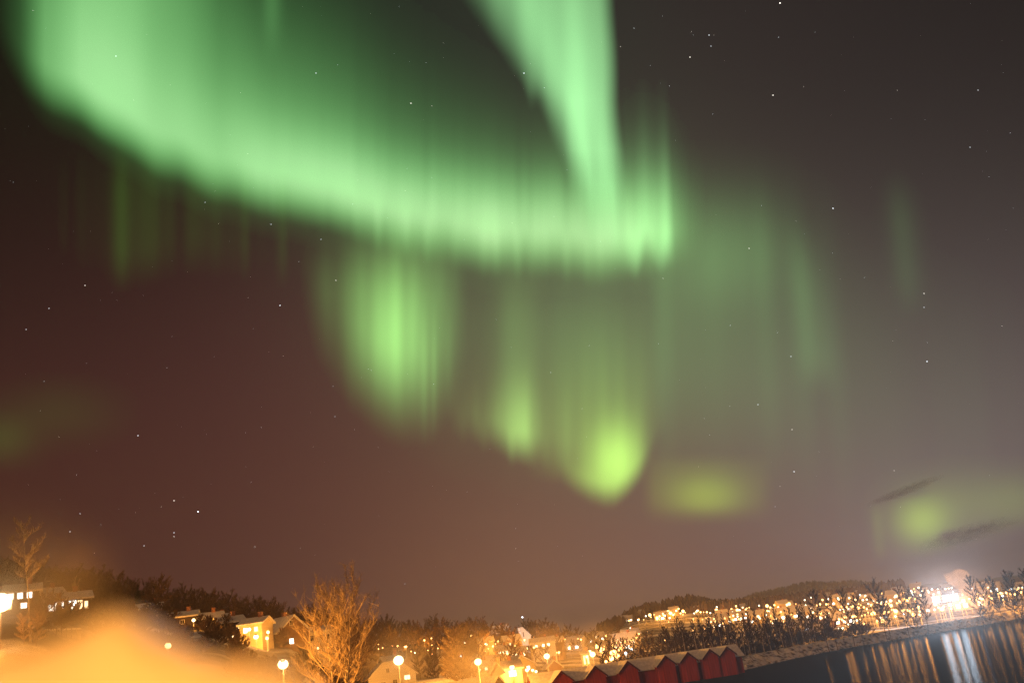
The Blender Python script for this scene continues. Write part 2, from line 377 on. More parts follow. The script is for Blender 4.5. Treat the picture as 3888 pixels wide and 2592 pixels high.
# older row of boathouses further along, only its roof tops in view
ap2 = [(445.7, 677.4, 236), (456.5, 677.4, 226), (477, 677.1, 205), (485, 677.4, 199), (498.4, 677, 188)]
LB2 = ['dark gabled boathouse at the far end of the second row', 'dark gabled boathouse second from the far end, below the orange bare tree',
       'dark gabled boathouse in the middle of the second row, before the white house', 'dark gabled boathouse beside the middle one of the second row', 'dark gabled boathouse at the near end of the second row']
P2 = [place(a, b - 2.0, c) for a, b, c in ap2]
for i, p in enumerate(P2):
    q = P2[i + 1] if i < 4 else p + (P2[4] - P2[3])
    d = (q - p); dx = Vector((d.x, d.y, 0)); wid = dx.length; gr = g(p.x, p.y)
    rz = math.atan2(-p.x, p.y) ; h = p.z - gr
    t = thing('dark_boathouse', LB2[i], 'boathouse', (p.x, p.y, gr), -rz if False else math.atan2(p.y, p.x) - math.pi / 2, 'second row of boathouses')
    w = 1.5
    wl = MB(); wl.prism([(-w, 0, 0), (w, 0, 0), (w, 0, h - 2.3), (0, 0, h - .12), (-w, 0, h - 2.3)], (0, 5, 0)); wl.build('gable_wall', M['darkwall'], t)
    rf = MB()
    for sg in (-1, 1):
        rf.prism([(0, .15, h - .1), (sg * (w + .35), .15, h - 2.6), (sg * (w + .35), .15, h - 2.35), (0, .15, h + .12)], (0, 5.2, 0))
    rf.build('snow_roof', M['snow'], t)
    if i == 0:
        lr = MB(); lr.prism([(-8.5, 1.0, h - .15), (-.4, 1.0, h - .5), (-.4, 3.6, h - 2.4), (-8.5, 3.6, h - 2.4)][:2] + [(-.4, -2.4, h - 2.6), (-8.5, -2.4, h - 2.6)], (0, 0, .25)); lr.build('long_roof', M['snow'], t)
    else:
        lr = MB(); ww = (P2[i - 1] - p).length
        lr.prism([(-ww + .9, 2.2, h - .15), (-.9, 2.2, h - .15), (-.9, .4, h - 2.0), (-ww + .9, .4, h - 2.0)], (0, 0, .22)); lr.build('link_roof', M['snow'], t)

# ------------------------------------------------------------------ houses
def face(x, y): return math.atan2(y, x) - math.pi / 2      # local -y looks at the camera
def window(t, x, z, w, h, y, pane, frame=None, nm='window'):
    fr = MB(); fr.box(x - w / 2 - .09, x + w / 2 + .09, y - .05, y - .003, z - h / 2 - .09, z + h / 2 + .09)
    f = fr.build(nm, frame or M['white'], t)
    pn = MB()
    for k_ in (-1, 1):
        pn.box(x + k_ * w / 4 - w / 4 + .03, x + k_ * w / 4 + w / 4 - .03, y - .075, y - .052, z - h / 2, z + h / 2)
    pn.build('pane', pane, f)
def house(pos, rz, w, d, wh, rh, wallm, label, wins=(), ridge='x', chim=True, clip=0, group=None, name='house', door=None, below=1.5):
    t = thing(name, label, 'house', pos, rz, group); hw_, hd = w / 2, d / 2
    wl = MB()
    if ridge == 'y':
        top = [(-hw_, wh), (-clip, wh + rh * (1 - clip / hw_)), (clip, wh + rh * (1 - clip / hw_)), (hw_, wh)] if clip else [(-hw_, wh), (0, wh + rh), (hw_, wh)]
        wl.prism([(-hw_, -hd, -below), (hw_, -hd, -below)] + [(x, -hd, z) for x, z in top[::-1]], (0, d, 0))
    else:
        wl.prism([(-hw_, -hd, -below), (-hw_, hd, -below), (-hw_, hd, wh), (-hw_, 0, wh + rh), (-hw_, -hd, wh)], (w, 0, 0))
    wl.build('wall', wallm, t)
    rf = MB(); th = .28; ov = .45
    if ridge == 'y':
        s_ = rh / hw_
        for sg in (-1, 1):
            xe = sg * (hw_ + ov); ze = wh - s_ * ov
            if clip:
                zc = wh + rh * (1 - clip / hw_)
                rf.prism([(sg * clip, -hd - ov, zc + .01), (xe, -hd - ov, ze), (xe, -hd - ov, ze + th), (sg * clip, -hd - ov, zc + th)], (0, d + 2 * ov, 0))
            else:
                rf.prism([(0, -hd - ov, wh + rh + .01), (xe, -hd - ov, ze), (xe, -hd - ov, ze + th), (0, -hd - ov, wh + rh + th * 1.2)], (0, d + 2 * ov, 0))
        if clip:
            zc = wh + rh * (1 - clip / hw_); rf.prism([(-clip, -hd - ov, zc + .02), (clip, -hd - ov, zc + .02), (clip, 0, wh + rh * .93), (-clip, 0, wh + rh * .93)], (0, 0, th))
            rf.prism([(-clip, hd + ov, zc + .02), (clip, hd + ov, zc + .02), (clip, 0.01, wh + rh * .93), (-clip, 0.01, wh + rh * .93)][::-1], (0, 0, th))
    else:
        s_ = rh / hd
        for sg in (-1, 1):
            ye = sg * (hd + ov); ze = wh - s_ * ov
            rf.prism([(-hw_ - ov, 0, wh + rh + .01), (-hw_ - ov, ye, ze), (-hw_ - ov, ye, ze + th), (-hw_ - ov, 0, wh + rh + th * 1.2)], (w + 2 * ov, 0, 0))
    r_ = rf.build('roof', M['snow'], t)
    if chim:
        ch = MB(); ch.box(w * .12, w * .12 + .7, -.35, .35, wh + rh * .6, wh + rh + 1.0); ch.box(w * .12 - .08, w * .12 + .78, -.43, .43, wh + rh + 1.003, wh + rh + 1.13)
        ch.build('chimney', M['brick'], r_)
    for (x, z, ww, hh, pm) in wins:
        window(t, x, z, ww, hh, -hd, M[pm])
    if door is not None:
        db = MB(); db.box(door - .5, door + .5, -hd - .06, -hd - .003, 0, 2.05); dd = db.build('door', M['darkwall'], t)
        kb = MB(); kb.ball((door + .38, -hd - .09, 1.0), .04, 6, 4); kb.build('handle', M['metal'], dd)
    return t
def hpos(px, py, r=None, rmin=90):
    r = r or drop(px, py, 0, rmin); p = place(px, py, r); return Vector((p.x, p.y, g(p.x, p.y)))

# white house with clipped gable and balcony
p = place(391, 690, 235); p.z = 5.0
wh_ = house(p, face(p.x, p.y) + .12, 10.8, 9, 3.9, 4.6, M['white'], 'large white house with clipped gable roof and lit balcony by the street lamp',
            [(-2.1, 2.3, 1.0, 1.0, 'dark'), (.55, 2.5, 1.0, 1.1, 'dark'), (-.9, 5.2, .7, .8, 'dark'), (3.4, 3.2, 1.3, .9, 'winwarm')], 'y', True, 1.9, name='white_house')
bl = MB(); bl.box(1.9, 5.2, -6.1, -4.503, 1.5, 1.65); bl.box(1.9, 5.2, -6.1, -6.03, 1.66, 2.5); bl.box(5.12, 5.2, -6.02, -4.51, 1.66, 2.5); bl.box(1.9, 1.98, -6.02, -4.51, 1.66, 2.5)
for x_ in (2.0, 5.0): bl.box(x_, x_ + .12, -6.05, -5.93, -1, 1.495)
bl.build('balcony', M['white'], wh_)

# left hillside houses
LEFT = [  # px, py(base), r, w, d, wh, rh, wall, ridge, rot, label, windows
    (281, 648, 200, 6.6, 10, 2.9, 2.7, 'brown', 'y', .55, 'brown wooden gabled house with one lit window, above the road', [(-.7, 1.0, .9, .9, 'wincool'), (-.5, 4.4, .7, .8, 'dark')]),
    (316, 646, 205, 7.0, 6, 2.8, .9, 'white', 'x', .15, 'low pale house with dark windows behind the big bare tree', [(-1.6, 1.6, 1.6, 1.0, 'dark'), (.8, 1.6, .6, .9, 'dark'), (2, 1.6, .6, .9, 'dark')]),
    (257, 637, 190, 4.2, 6, 2.4, 1.0, 'cream', 'x', -.35, 'tall cream house lit by lamps, with snow heaps in front', [(-1.0, 1.4, .7, .8, 'wincool'), (1.0, 1.4, .7, .8, 'winwarm')]),
    (229, 634, 205, 5.0, 6, 2.2, 1.1, 'darkwall', 'x', .2, 'small dark house with snowy roof left of the cream house', [(1.2, 1.2, .7, .7, 'winwarm')]),
    (209, 631, 215, 5.4, 6, 2.4, 1.2, 'darkwall', 'x', .1, 'dark house with two small yellow windows and thin chimney pipe', [(-.7, .8, .6, .5, 'winwarm'), (.8, .8, .9, .5, 'winwarm')]),
    (184, 628, 215, 5.4, 6, 2.2, 1.0, 'darkwall', 'x', -.1, 'dark unlit house with snowy roof below the treeline', [(0, 1.2, .8, .7, 'dark')]),
    (150, 619, 205, 4.4, 5, 1.8, 1.1, 'cream', 'x', .1, 'small cream cabin with snowy roof right of the spruce pair', [(-1.2, .9, .5, .7, 'dark'), (.6, .9, .5, .7, 'dark')]),
    (67, 616, 175, 6.6, 7, 2.4, 1.2, 'darkwall', 'x', .05, 'dark house with a row of bright white windows beside the birch', [(-2.5, 1.3, .8, 1.0, 'wincool'), (-1.3, 1.5, 1.2, 1.2, 'wincool'), (.6, 1.4, 1.1, 1.4, 'wincool'), (1.7, 1.4, .7, 1.3, 'winwarm'), (2.6, 1.3, .5, 1.1, 'winwarm')]),
    (47, 604, 225, 5.2, 6, 1.8, 1.4, 'grey', 'x', .25, 'grey house with snowy roof under the left treeline', [(0, .9, .7, .6, 'dark')]),
    (22, 614, 160, 4.4, 6, 3.0, 1.1, 'darkwall', 'x', .0, 'house with two rows of bright windows by the left street lamp', [(-1.5, 2.4, .7, .8, 'wincool'), (-.3, 2.4, .7, .8, 'wincool'), (.9, 2.4, .7, .8, 'wincool'), (-1.7, 1.0, .7, .7, 'winwarm'), (.2, 1.0, .8, .7, 'wincool')]),
    (218, 626, 240, 4.6, 5, 1.6, 1.0, 'darkwall', 'x', .3, 'black roofed hut behind the dark houses', []),
]
for (px, py, r, w, d, wh, rh, wm, rg, ro, lb, wi) in LEFT:
    p = place(px, py, r); z = min(p.z, g(p.x, p.y) + .8) if p.z > g(p.x, p.y) else p.z
    house(Vector((p.x, p.y, p.z)), face(p.x, p.y) + ro, w, d, wh, rh, M[wm], lb, wi, rg, True, 0, below=4)
# houses behind the boathouses
MID = [
    (482, 672, 235, 3.6, 5, 1.4, 1.2, 'white', 'x', .1, 'small white house with snowy roof behind the street lamp', [(-.8, .8, .6, .6, 'winwarm'), (.8, .8, .6, .6, 'winwarm')]),
    (507, 682, 228, 6.4, 7, 2.9, 1.6, 'white', 'x', .15, 'white house with bright windows right behind the boathouse roofs', [(-1.8, 1.9, 1.2, 1.0, 'wincool'), (1.0, 1.9, 1.6, 1.2, 'wincool')]),
    (497.5, 680, 224, 2.6, 4, 2.0, 1.8, 'white', 'y', .1, 'narrow white gabled porch house lit by the lamp', []),
    (519, 672, 262, 7.0, 7, 1.8, 2.2, 'cream', 'y', .3, 'cream house with wide snowy gable in the lit hollow', [(1.6, 1.0, .8, .8, 'wincool'), (-.6, 1.0, .8, .8, 'winwarm')]),
    (494, 667, 275, 6.0, 6, 1.6, 1.5, 'grey', 'x', -.2, 'grey house with broad snowy roof in the hollow', []),
    (586.5, 665.5, 300, 2.2, 4, 3.6, .6, 'white', 'x', .1, 'tall narrow white building lit up beside the boathouses', [(-.5, 1.9, .55, 2.4, 'winwarm'), (.5, 1.9, .55, 2.4, 'winwarm')]),
    (553, 671, 270, 4, 6, 1.2, 1.6, 'brown', 'y', .2, 'low snowy roofed shed under the lamp behind the boathouses', []),
    (500, 637, 470, 8, 8, 2.2, 3.2, 'darkwall', 'x', -.3, 'dark house with snowy roof at the top of the wooded rise', []),
    (512, 646, 400, 7, 7, 2.2, 2.2, 'grey', 'x', .2, 'grey roadside house below the floodlit white wall', [(-1, 1.2, .9, .8, 'winfar')]),
    (543, 648, 380, 9, 7, 2.4, 1.6, 'white', 'x', .1, 'wide white house with three lit windows above the far lamp', [(-2.6, 1.2, 1, .9, 'winfar'), (0, 1.2, 1, .9, 'winfar'), (1.9, 1.2, 1, .9, 'winfar')]),
    (486, 647, 390, 6, 6, 2.2, 1.8, 'grey', 'x', .1, 'house with snowy roof among orange trees on the rise', [(0, 1.2, .9, .8, 'winfar')]),
    (556, 647, 400, 6, 6, 2.2, 1.8, 'brown', 'x', -.2, 'brown house right of the wide white one', [(-.8, 1.2, .9, .8, 'winfar')]),
    (503, 656, 330, 4.5, 5, 2.0, 1.4, 'darkwall', 'x', .1, 'dark house with cluster of small bright windows among trunks', [(-1.2, 1.2, .7, .9, 'winfar'), (0, 1.2, .7, .9, 'winfar'), (1.2, 1.2, .7, .9, 'winfar')]),
    (518, 657.5, 330, 5.5, 5, 2.0, 1.4, 'darkwall', 'x', .1, 'dark house with row of four yellow windows', [(-2, 1.1, .6, .9, 'winfar'), (-.7, 1.1, .6, .9, 'winfar'), (.6, 1.1, .6, .9, 'winfar'), (1.9, 1.1, .6, .9, 'winfar')]),
]
for (px, py, r, w, d, wh, rh, wm, rg, ro, lb, wi) in MID:
    p = place(px, py, r)
    house(p, face(p.x, p.y) + ro, w, d, wh, rh, M[wm], lb, wi, rg, True, 0, below=max(1.0, p.z - g(p.x, p.y) + 1))
# floodlit white chapel-like wall against the spruce
p = place(526, 638, 455); p.z = max(g(p.x, p.y), p.z - 1)
t = thing('white_chapel', 'floodlit white steep gabled building in front of the tall spruce', 'building', p, face(p.x, p.y) + .2)
b_ = MB(); b_.prism([(-2.1, 0, -2), (2.4, 0, -2), (2.4, 0, 2.2), (.2, 0, 4.6), (-1.0, 0, 6.0), (-2.1, 0, 6.0)], (0, 6, 0)); b_.build('wall', M['white'], t)
b_ = MB(); b_.prism([(2.7, -.3, 1.95), (2.7, -.3, 2.2), (-.9, -.3, 6.35), (-1.0, -.3, 6.1)], (0, 6.6, 0)); b_.prism([(-2.3, -.3, 6.02), (-1.0, -.3, 6.02), (-1.0, -.3, 6.3), (-2.3, -.3, 6.3)], (0, 6.6, 0)); b_.build('roof', M['snow'], t)
window(t, -.9, 3.0, .5, 2.0, 0, M['dark'])
CHAPEL = p.copy()

# ------------------------------------------------------------------ lamps
def point(parent, loc, watts, col, rad=.2):
    li = bpy.data.lights.new('lamp_light', 'POINT'); li.energy = watts; li.color = col; li.shadow_soft_size = rad
    o = bpy.data.objects.new('lamp_light', li); COL.objects.link(o); o.parent = parent; o.location = loc
    return o
SOD = (1, .36, .045)
def lamp(px, py, r, label, watts, gs=.3, glow='sodium', group='street lamps', hmin=4.5, col=SOD, hmax=9):
    hd = place(px, py, r); z0 = g(hd.x, hd.y); h = hd.z - z0
    if h < 2.5: z0 = hd.z - 4.5; h = 4.5
    t = thing('street_lamp', label, 'street lamp', (hd.x, hd.y, z0), face(hd.x, hd.y), group)
    po = MB(); po.tube([(0, .5, -.5), (0, .5, h * .6), (0, .5, h + .1)], [.11, .085, .06], 8); po.tube([(0, .5, h + .1), (0, .3, h + .35), (0, -.1, h + .35)], [.05, .045, .04], 6)
    po.build('pole', M['metal'], t)
    hb = MB(); hb.box(-.22, .22, -.55, .28, h + .25, h + .42); hb.build('lamp_housing', M['metal'], t)
    gl = MB(); gl.ball((0, -.12, h), gs, 12, 8, .9); gl.build('lamp_glass', M[glow], t, True)
    if watts: point(t, (0, -.12, h - gs * .9 - .25), watts * .5, col, .2)
    return t
NEAR = [(0.5, 602, 118, 'very bright street lamp at the left edge of the picture, before bright windows', 80000, 1.10),
        (168, 645, 120, 'small bright street lamp on the left slope above the blurred snow bank', 9000, .36),
        (283, 663.5, 105, 'bright street lamp on a pole left of the big bare tree', 52000, .52),
        (398.5, 659.5, 205, 'bright street lamp in front of the white clipped gable house', 90000, 1.0),
        (478, 661, 170, 'bright street lamp standing over the second boathouse row', 56000, .58),
        (546.7, 655.4, 235, 'bright street lamp behind the nearest end of the red boathouse row', 60000, .66),
        (592.5, 653.5, 290, 'large bright lamp behind the second red boathouse', 36000, .78),
        (121.5, 614.5, 190, 'dim street lamp right above the top of the blurred snow bank', 16000, .28),
        (193.6, 619.4, 205, 'white lamp on the roof line of the dark houses', 9000, .34),
        (233, 635.6, 195, 'white lamp at the foot of the dark houses, left of the cream house', 14000, .42),
        (249, 628.6, 184, 'lamp at the left corner of the cream house', 3000, .34),
        (256, 636, 182, 'brightest lamp before the cream house, above the snow heap', 5500, .44),
        (267, 637.5, 184, 'lower lamp between cream house and brown gabled house', 2000, .26),
        (268, 631.5, 186, 'upper lamp at the right corner of the cream house', 1500, .26),
        (512, 666.5, 222, 'white globe lamp above the bright windowed white house', 9000, .52),
        (527, 669, 240, 'lamp between the cream house and the boathouse roof, leftmost of three low lamps', 6000, .42),
        (532.6, 669.3, 245, 'middle one of three low lamps by the boathouse roof', 4000, .32),
        (536, 670.6, 240, 'rightmost of three low lamps by the boathouse roof', 4000, .32),
        (318, 647.4, 190, 'greenish lamp below the low pale house', 2500, .22)]
for i, a in enumerate(NEAR): lamp(*a)
LBL = 'small bright street lamp among the houses behind the boathouses'
MIDL = [(376, 639, 1), (378.5, 643.5, 0), (378.5, 648, 0), (392, 645, 1), (405, 646, 1), (415, 652, 2), (485.4, 643.2, 2), (493, 645.4, 1), (503.6, 643.7, 2), (521, 638.5, 1), (524.5, 639.2, 1),
        (535.6, 642, 1), (540, 643.4, 1), (554.7, 641.2, 1), (556.6, 651.7, 0), (460.8, 655.4, 3), (464.5, 642, 2), (450.6, 648, 0), (428, 649.6, 0), (432, 644.3, 0), (432, 653.3, 0), (476, 644, 0),
        (515, 645, 0), (519.5, 644.2, 0), (534, 636, 0), (337, 647, 3), (338, 641, 0), (331, 642, 2), (345, 647.5, 0)]
def reg(pts, x0, y0, s): return [(x0 + a * s, y0 + b * s, k) for a, b, k in pts]
# distant town lights: 0 small, 1 bright sodium, 2 greenish, 3 white, 4 very bright
T5 = reg([(1190, 445, 2), (1235, 440, 1), (1320, 425, 2), (1380, 430, 2), (1475, 365, 2), (1505, 368, 2), (1570, 350, 4), (1640, 345, 0), (1690, 400, 4), (1730, 370, 2), (1740, 410, 2), (1795, 405, 2), (1780, 365, 2),
          (1820, 360, 2), (1870, 300, 4), (1910, 320, 4), (1970, 335, 2), (2070, 325, 1), (2110, 290, 4), (2340, 280, 2), (860, 685, 1), (1115, 670, 1), (1390, 660, 1), (1525, 620, 0), (1815, 770, 1),
          (1725, 780, 0), (2260, 605, 1), (1040, 755, 2), (1055, 795, 2), (1110, 795, 2), (1150, 785, 2), (1130, 825, 2), (1270, 795, 2), (1310, 785, 2), (715, 870, 4), (800, 905, 4), (960, 845, 1), (1115, 885, 4),
          (1070, 920, 1), (1180, 970, 3), (1200, 880, 2), (1280, 910, 3), (960, 965, 4), (1000, 955, 4), (1040, 1010, 4), (945, 1055, 4), (860, 1105, 1), (805, 970, 1), (700, 750, 0), (820, 750, 0), (405, 735, 0),
          (655, 765, 0), (125, 760, 0), (195, 745, 0)], 553.07, 592.6, .06158)
T6 = reg([(150, 480, 4), (180, 500, 4), (600, 460, 2), (575, 480, 1), (640, 485, 1), (685, 485, 0), (735, 485, 1), (880, 455, 4), (1110, 440, 1),
          (1125, 485, 2), (1200, 455, 4), (1235, 455, 2), (1270, 450, 2), (1310, 475, 0), (1345, 425, 0), (770, 575, 4), (750, 635, 1), (800, 635, 1), (870, 625, 1), (890, 540, 2), (970, 555, 2), (1080, 555, 1), (1120, 535, 2),
          (1200, 520, 1), (955, 645, 2), (980, 655, 1), (1035, 640, 2), (1135, 605, 1), (1225, 590, 1), (1250, 600, 2), (1270, 585, 0), (1340, 575, 0), (1440, 510, 3), (1650, 390, 4), (1700, 415, 1), (1730, 435, 2), (1795, 455, 4), (1820, 410, 2),
          (1890, 440, 2), (1985, 360, 4), (1960, 420, 2), (2115, 415, 3), (2100, 465, 2), (1635, 530, 2), (1705, 540, 0), (1515, 625, 0), (1705, 620, 0), (1730, 655, 2), (1855, 580, 0), (1900, 630, 0), (2065, 550, 1),
          (2130, 575, 1), (860, 700, 2), (1000, 700, 2), (515, 760, 1), (705, 740, 0)], 658.4, 579.4, .06584)
T7 = reg([(240, 668, 2), (290, 690, 1), (315, 645, 2), (370, 635, 2), (460, 660, 2), (540, 665, 1), (585, 615, 4), (575, 670, 1), (655, 440, 2), (690, 500, 1), (710, 550, 4), (820, 420, 2), (815, 450, 2),
          (830, 485, 2), (810, 490, 2), (870, 530, 1), (900, 605, 1), (850, 575, 2), (920, 570, 2), (965, 560, 2), (680, 670, 2), (695, 620, 2), (975, 465, 2), (1055, 440, 1), (1140, 390, 2), (1190, 385, 2), (1210, 435, 2),
          (1280, 445, 2), (1320, 460, 2), (1350, 480, 2), (1105, 500, 1), (1090, 550, 4), (1210, 565, 1), (1230, 495, 2), (1270, 510, 1), (1585, 345, 2), (1630, 350, 0), (1585, 405, 2), (1475, 460, 2), (1540, 455, 2),
          (1590, 450, 2), (1535, 520, 4), (1715, 435, 1), (1820, 345, 2), (1885, 330, 2), (1940, 320, 2), (1830, 375, 3), (1810, 410, 2), (1650, 480, 4), (1860, 470, 1), (1840, 640, 4), (1920, 600, 1), (1920, 640, 1),
          (1595, 665, 2), (1470, 670, 3), (1400, 680, 2), (1350, 725, 1), (1420, 725, 4), (1710, 635, 3), (825, 745, 3), (870, 735, 2), (910, 740, 2), (835, 825, 2), (885, 825, 2), (1035, 725, 2), (1075, 720, 2),
          (1035, 760, 2), (965, 775, 2), (1170, 760, 1), (390, 835, 3), (415, 840, 3), (1120, 705, 0), (940, 540, 1), (1000, 535, 1), (1400, 500, 1), (1500, 490, 1), (900, 680, 1), (1050, 660, 1), (1180, 645, 1), (1300, 625, 4), (1450, 605, 1), (1600, 595, 4), (1750, 580, 1), (1900, 545, 4)], 777, 566.2, .07425)
T8 = reg([(300, 455, 2), (350, 450, 3), (370, 495, 2), (440, 465, 2), (480, 430, 3), (550, 430, 2), (560, 465, 3), (500, 490, 2), (660, 420, 2), (735, 465, 2), (850, 495, 1), (960, 420, 3), (1145, 465, 2), (1195, 450, 2),
          (1240, 430, 2), (1275, 455, 2), (1335, 510, 3), (1400, 440, 2), (1440, 425, 3), (1430, 480, 1), (1550, 405, 2), (1560, 465, 1), (1480, 490, 1), (1340, 555, 0), (1380, 470, 1), (1310, 475, 1), (1520, 430, 1), (335, 735, 1), (475, 675, 2), (510, 675, 2), (710, 665, 1), (600, 670, 4), (620, 640, 1), (560, 650, 1),
          (860, 570, 4), (930, 545, 1), (1030, 485, 1), (1060, 540, 1), (1090, 545, 1), (820, 590, 1), (700, 620, 4)], 892.3, 553.0, .08267)
def protolamp(glow, gs, name='street_lamp'):
    t = thing(name, 'x', 'street lamp', (0, 0, 0))
    po = MB(); po.tube([(0, .4, -1), (0, .4, 6.2)], [.11, .07], 6); po.tube([(0, .4, 6.2), (0, -.1, 6.35)], [.05, .04], 5); po.build('pole', M['metal'], t)
    gl = MB(); gl.ball((0, -.1, 6.0), gs, 10, 6); gl.build('lamp_glass', M[glow], t, True)
    return t
PL = {0: protolamp('sodiumfar', .28), 1: protolamp('sodiumfar', .54), 2: protolamp('greenlamp', .44), 3: protolamp('whitelamp', .50), 4: protolamp('sodiumfar', .95)}
DESC = {0: 'faint', 1: 'orange', 2: 'pale greenish', 3: 'cool white', 4: 'very bright orange'}
rgl = random.Random(41)
def street(x0, y0, x1, y1, n, ks, jy=1.2): return [(x0 + (x1 - x0) * (i + rgl.random()) / n, y0 + (y1 - y0) * (i + .5) / n + rgl.gauss(0, jy), rgl.choice(ks)) for i in range(n)]
T7 += street(851, 605.6, 911, 599.6, 14, (1, 1, 0)) + street(836, 617.5, 922, 608, 18, (1, 1, 0)) + street(800, 606, 850, 602, 8, (1, 2, 0)) + street(800, 600, 870, 596, 9, (0, 2, 1), 2)
T8 += street(892, 601.8, 942, 594.5, 9, (1, 1, 0)) + street(975, 597, 1024, 589, 10, (1, 1, 0), 1.6) + street(880, 592, 940, 588, 9, (2, 0, 1), 1.6)
T6 += street(660, 613, 800, 603, 16, (1, 2, 0), 2.2) + street(690, 621, 800, 612, 14, (0, 1, 2), 2.5)
T5 += street(575, 648, 640, 640, 16, (1, 0, 1), 5) + street(630, 622, 690, 612, 10, (1, 0, 2), 2.5)
MIDL += street(380, 645, 470, 646, 10, (0, 0, 1), 5) + street(470, 646, 570, 642, 18, (0, 1, 0), 5)
used = set(); farhouse = []
def farlamp(px, py, k, where, grp, rmin, every=1):
    r = drop(px, py, 6.0, rmin); hd = place(px, py, r)
    sc = min(max(r / 650.0, .6), 1.6)
    lb = f'{DESC[k]} street lamp {where}'
    rz = face(hd.x, hd.y); loc = (hd.x, hd.y, hd.z - 6.0 * sc)
    if k not in used:
        used.add(k); t = PL[k]; t.location = loc; t.rotation_euler = (0, 0, rz); t.scale = (sc,) * 3; tag(t, lb, None, f'{DESC[k]} {grp}')
    else:
        t = dup(PL[k], loc, rz, sc, lb, f'{DESC[k]} {grp}')
    if every == 2: point(t, (0, -.3, 5.0), 6500, SOD, .3)
    elif px > 760 and r < 600: pass
    elif k == 4: point(t, (0, -.3, 5.0), 11000 if px < 760 else 2200, SOD, .3)
    elif k == 1 and px > 777 and every and rgl.random() < .6: point(t, (0, -.3, 5.0), 1300, SOD, .3)
    elif k == 3 and every: point(t, (0, -.3, 5.0), 900, (.9, .95, .75), .3)
for (px, py, k) in MIDL: farlamp(px, py, k, 'among the houses and trees behind the white house and boathouses', 'lamps behind the boathouses', 215, 2 if k in (1, 2) and len(MIDL) and MIDL.index((px, py, k)) < 29 else 0)
HS = []
rng = random.Random(11)
for lst, where in ((T5, 'on the slope behind the red boathouses'), (T6, 'on the far hillside behind the birch wood'), (T7, 'in the far town across the water'), (T8, 'in the far town near the floodlight')):
    for j, (px, py, k) in enumerate(lst):
        if j < 62 and ((k == 2 and j % 2 == 0) or (k == 0 and j % 3 == 0)): HS.append((px, py, where))
        else: farlamp(px, py, k, where, 'lamps ' + where, 240 if where.startswith('on the slope') else 330, j % 3 == 0)

# ------------------------------------------------------------------ distant houses with lit windows
def protohouse(w, d, wh, rh, wm, wins):
    return house((0, 0, 0), 0, w, d, wh, rh, M[wm], 'x', wins, 'x', True, 0, below=3)
PH = [protohouse(9, 8, 4.2, 2.6, 'white', [(-2.5, 1.5, 1.3, 1.3, 'winfar'), (1.8, 1.5, 1.7, 1.3, 'wincool'), (0, 3.4, 1.2, 1.0, 'dark')]),
      protohouse(11, 8, 3.0, 2.8, 'brown', [(-3.2, 1.4, 1.6, 1.3, 'winfar'), (0, 1.4, 1.3, 1.2, 'winfar'), (3, 1.4, 1.3, 1.2, 'wincool')]),
      protohouse(8, 8, 5.0, 2.4, 'cream', [(-2, 1.5, 1.3, 1.3, 'wincool'), (2, 3.8, 1.3, 1.3, 'winfar')])]
uh = set(); KD = ['white', 'brown', 'tall cream']
for j, (px, py, where) in enumerate(HS):
    i = j % 3; r = drop(px, py, 1.5, 260); p = place(px, py, r); p.z -= 1.5
    lb = f'small {KD[i]} house with lit windows {where}'; gp = f'{KD[i]} houses {where}'
    rz = face(p.x, p.y) + rng.uniform(-.4, .4)
    if i not in uh:
        uh.add(i); t = PH[i]; t.location = p; t.rotation_euler = (0, 0, rz); tag(t, lb, None, gp)
    else: dup(PH[i], p, rz, rng.uniform(.9, 1.15), lb, gp)

# floodlight mast on the far quay and floodlit warehouse
hd = place(946, 597.6, 345); z0 = g(hd.x, hd.y)
t = thing('floodlight_mast', 'dazzling white floodlight mast on the far quay', 'floodlight', (hd.x, hd.y, z0), face(hd.x, hd.y)); h = hd.z - z0
b_ = MB(); b_.tube([(0, .5, -1), (0, .5, h + 1)], [.22, .14], 8); b_.box(-3.8, 3.4, .38, .5, h + .3, h + .45); b_.build('mast', M['metal'], t)
for x_ in (-3.0, 0.1, 2.6):
    b_ = MB(); b_.box(x_ - 1.05, x_ + 1.05, -.1, .37, h - .95, h + 1.0); f_ = b_.build('lamp_housing', M['metal'], t)
    b_ = MB(); b_.box(x_ - 1.0, x_ + 1.0, -.16, -.105, h - .9, h + .95); b_.build('lamp_glass', M['flood'], f_)
    li = bpy.data.lights.new('flood_beam', 'SPOT'); li.energy = 1500000; li.color = (.66, .82, 1); li.spot_size = math.radians(18); li.spot_blend = .6; li.shadow_soft_size = .35
    lo = bpy.data.objects.new('flood_beam', li); COL.objects.link(lo); lo.parent = t; lo.location = (x_, -.7, h - .1); lo.rotation_euler = (math.radians(89.4), 0, math.pi)
point(t, (0, 1.6, h + .5), 30000, (.8, .88, 1), .4)  # added fill light behind the mast, brightens the steam plume
FL = hd.copy()
p = place(972, 600, 470); p.z = g(p.x, p.y)
t = house(p, face(p.x, p.y) - .2, 14, 10, 5.5, 1.5, M['white'], 'long pale warehouse lit bright beside the floodlight', [(-5, 2, 1.6, 1.6, 'wincool'), (-2, 2, 1.6, 1.6, 'wincool'), (4, 2, 1.6, 1.6, 'winfar')], 'x', False, name='warehouse')
point(t, (2, -9, 6), 5000, (.85, .8, 1), .4)
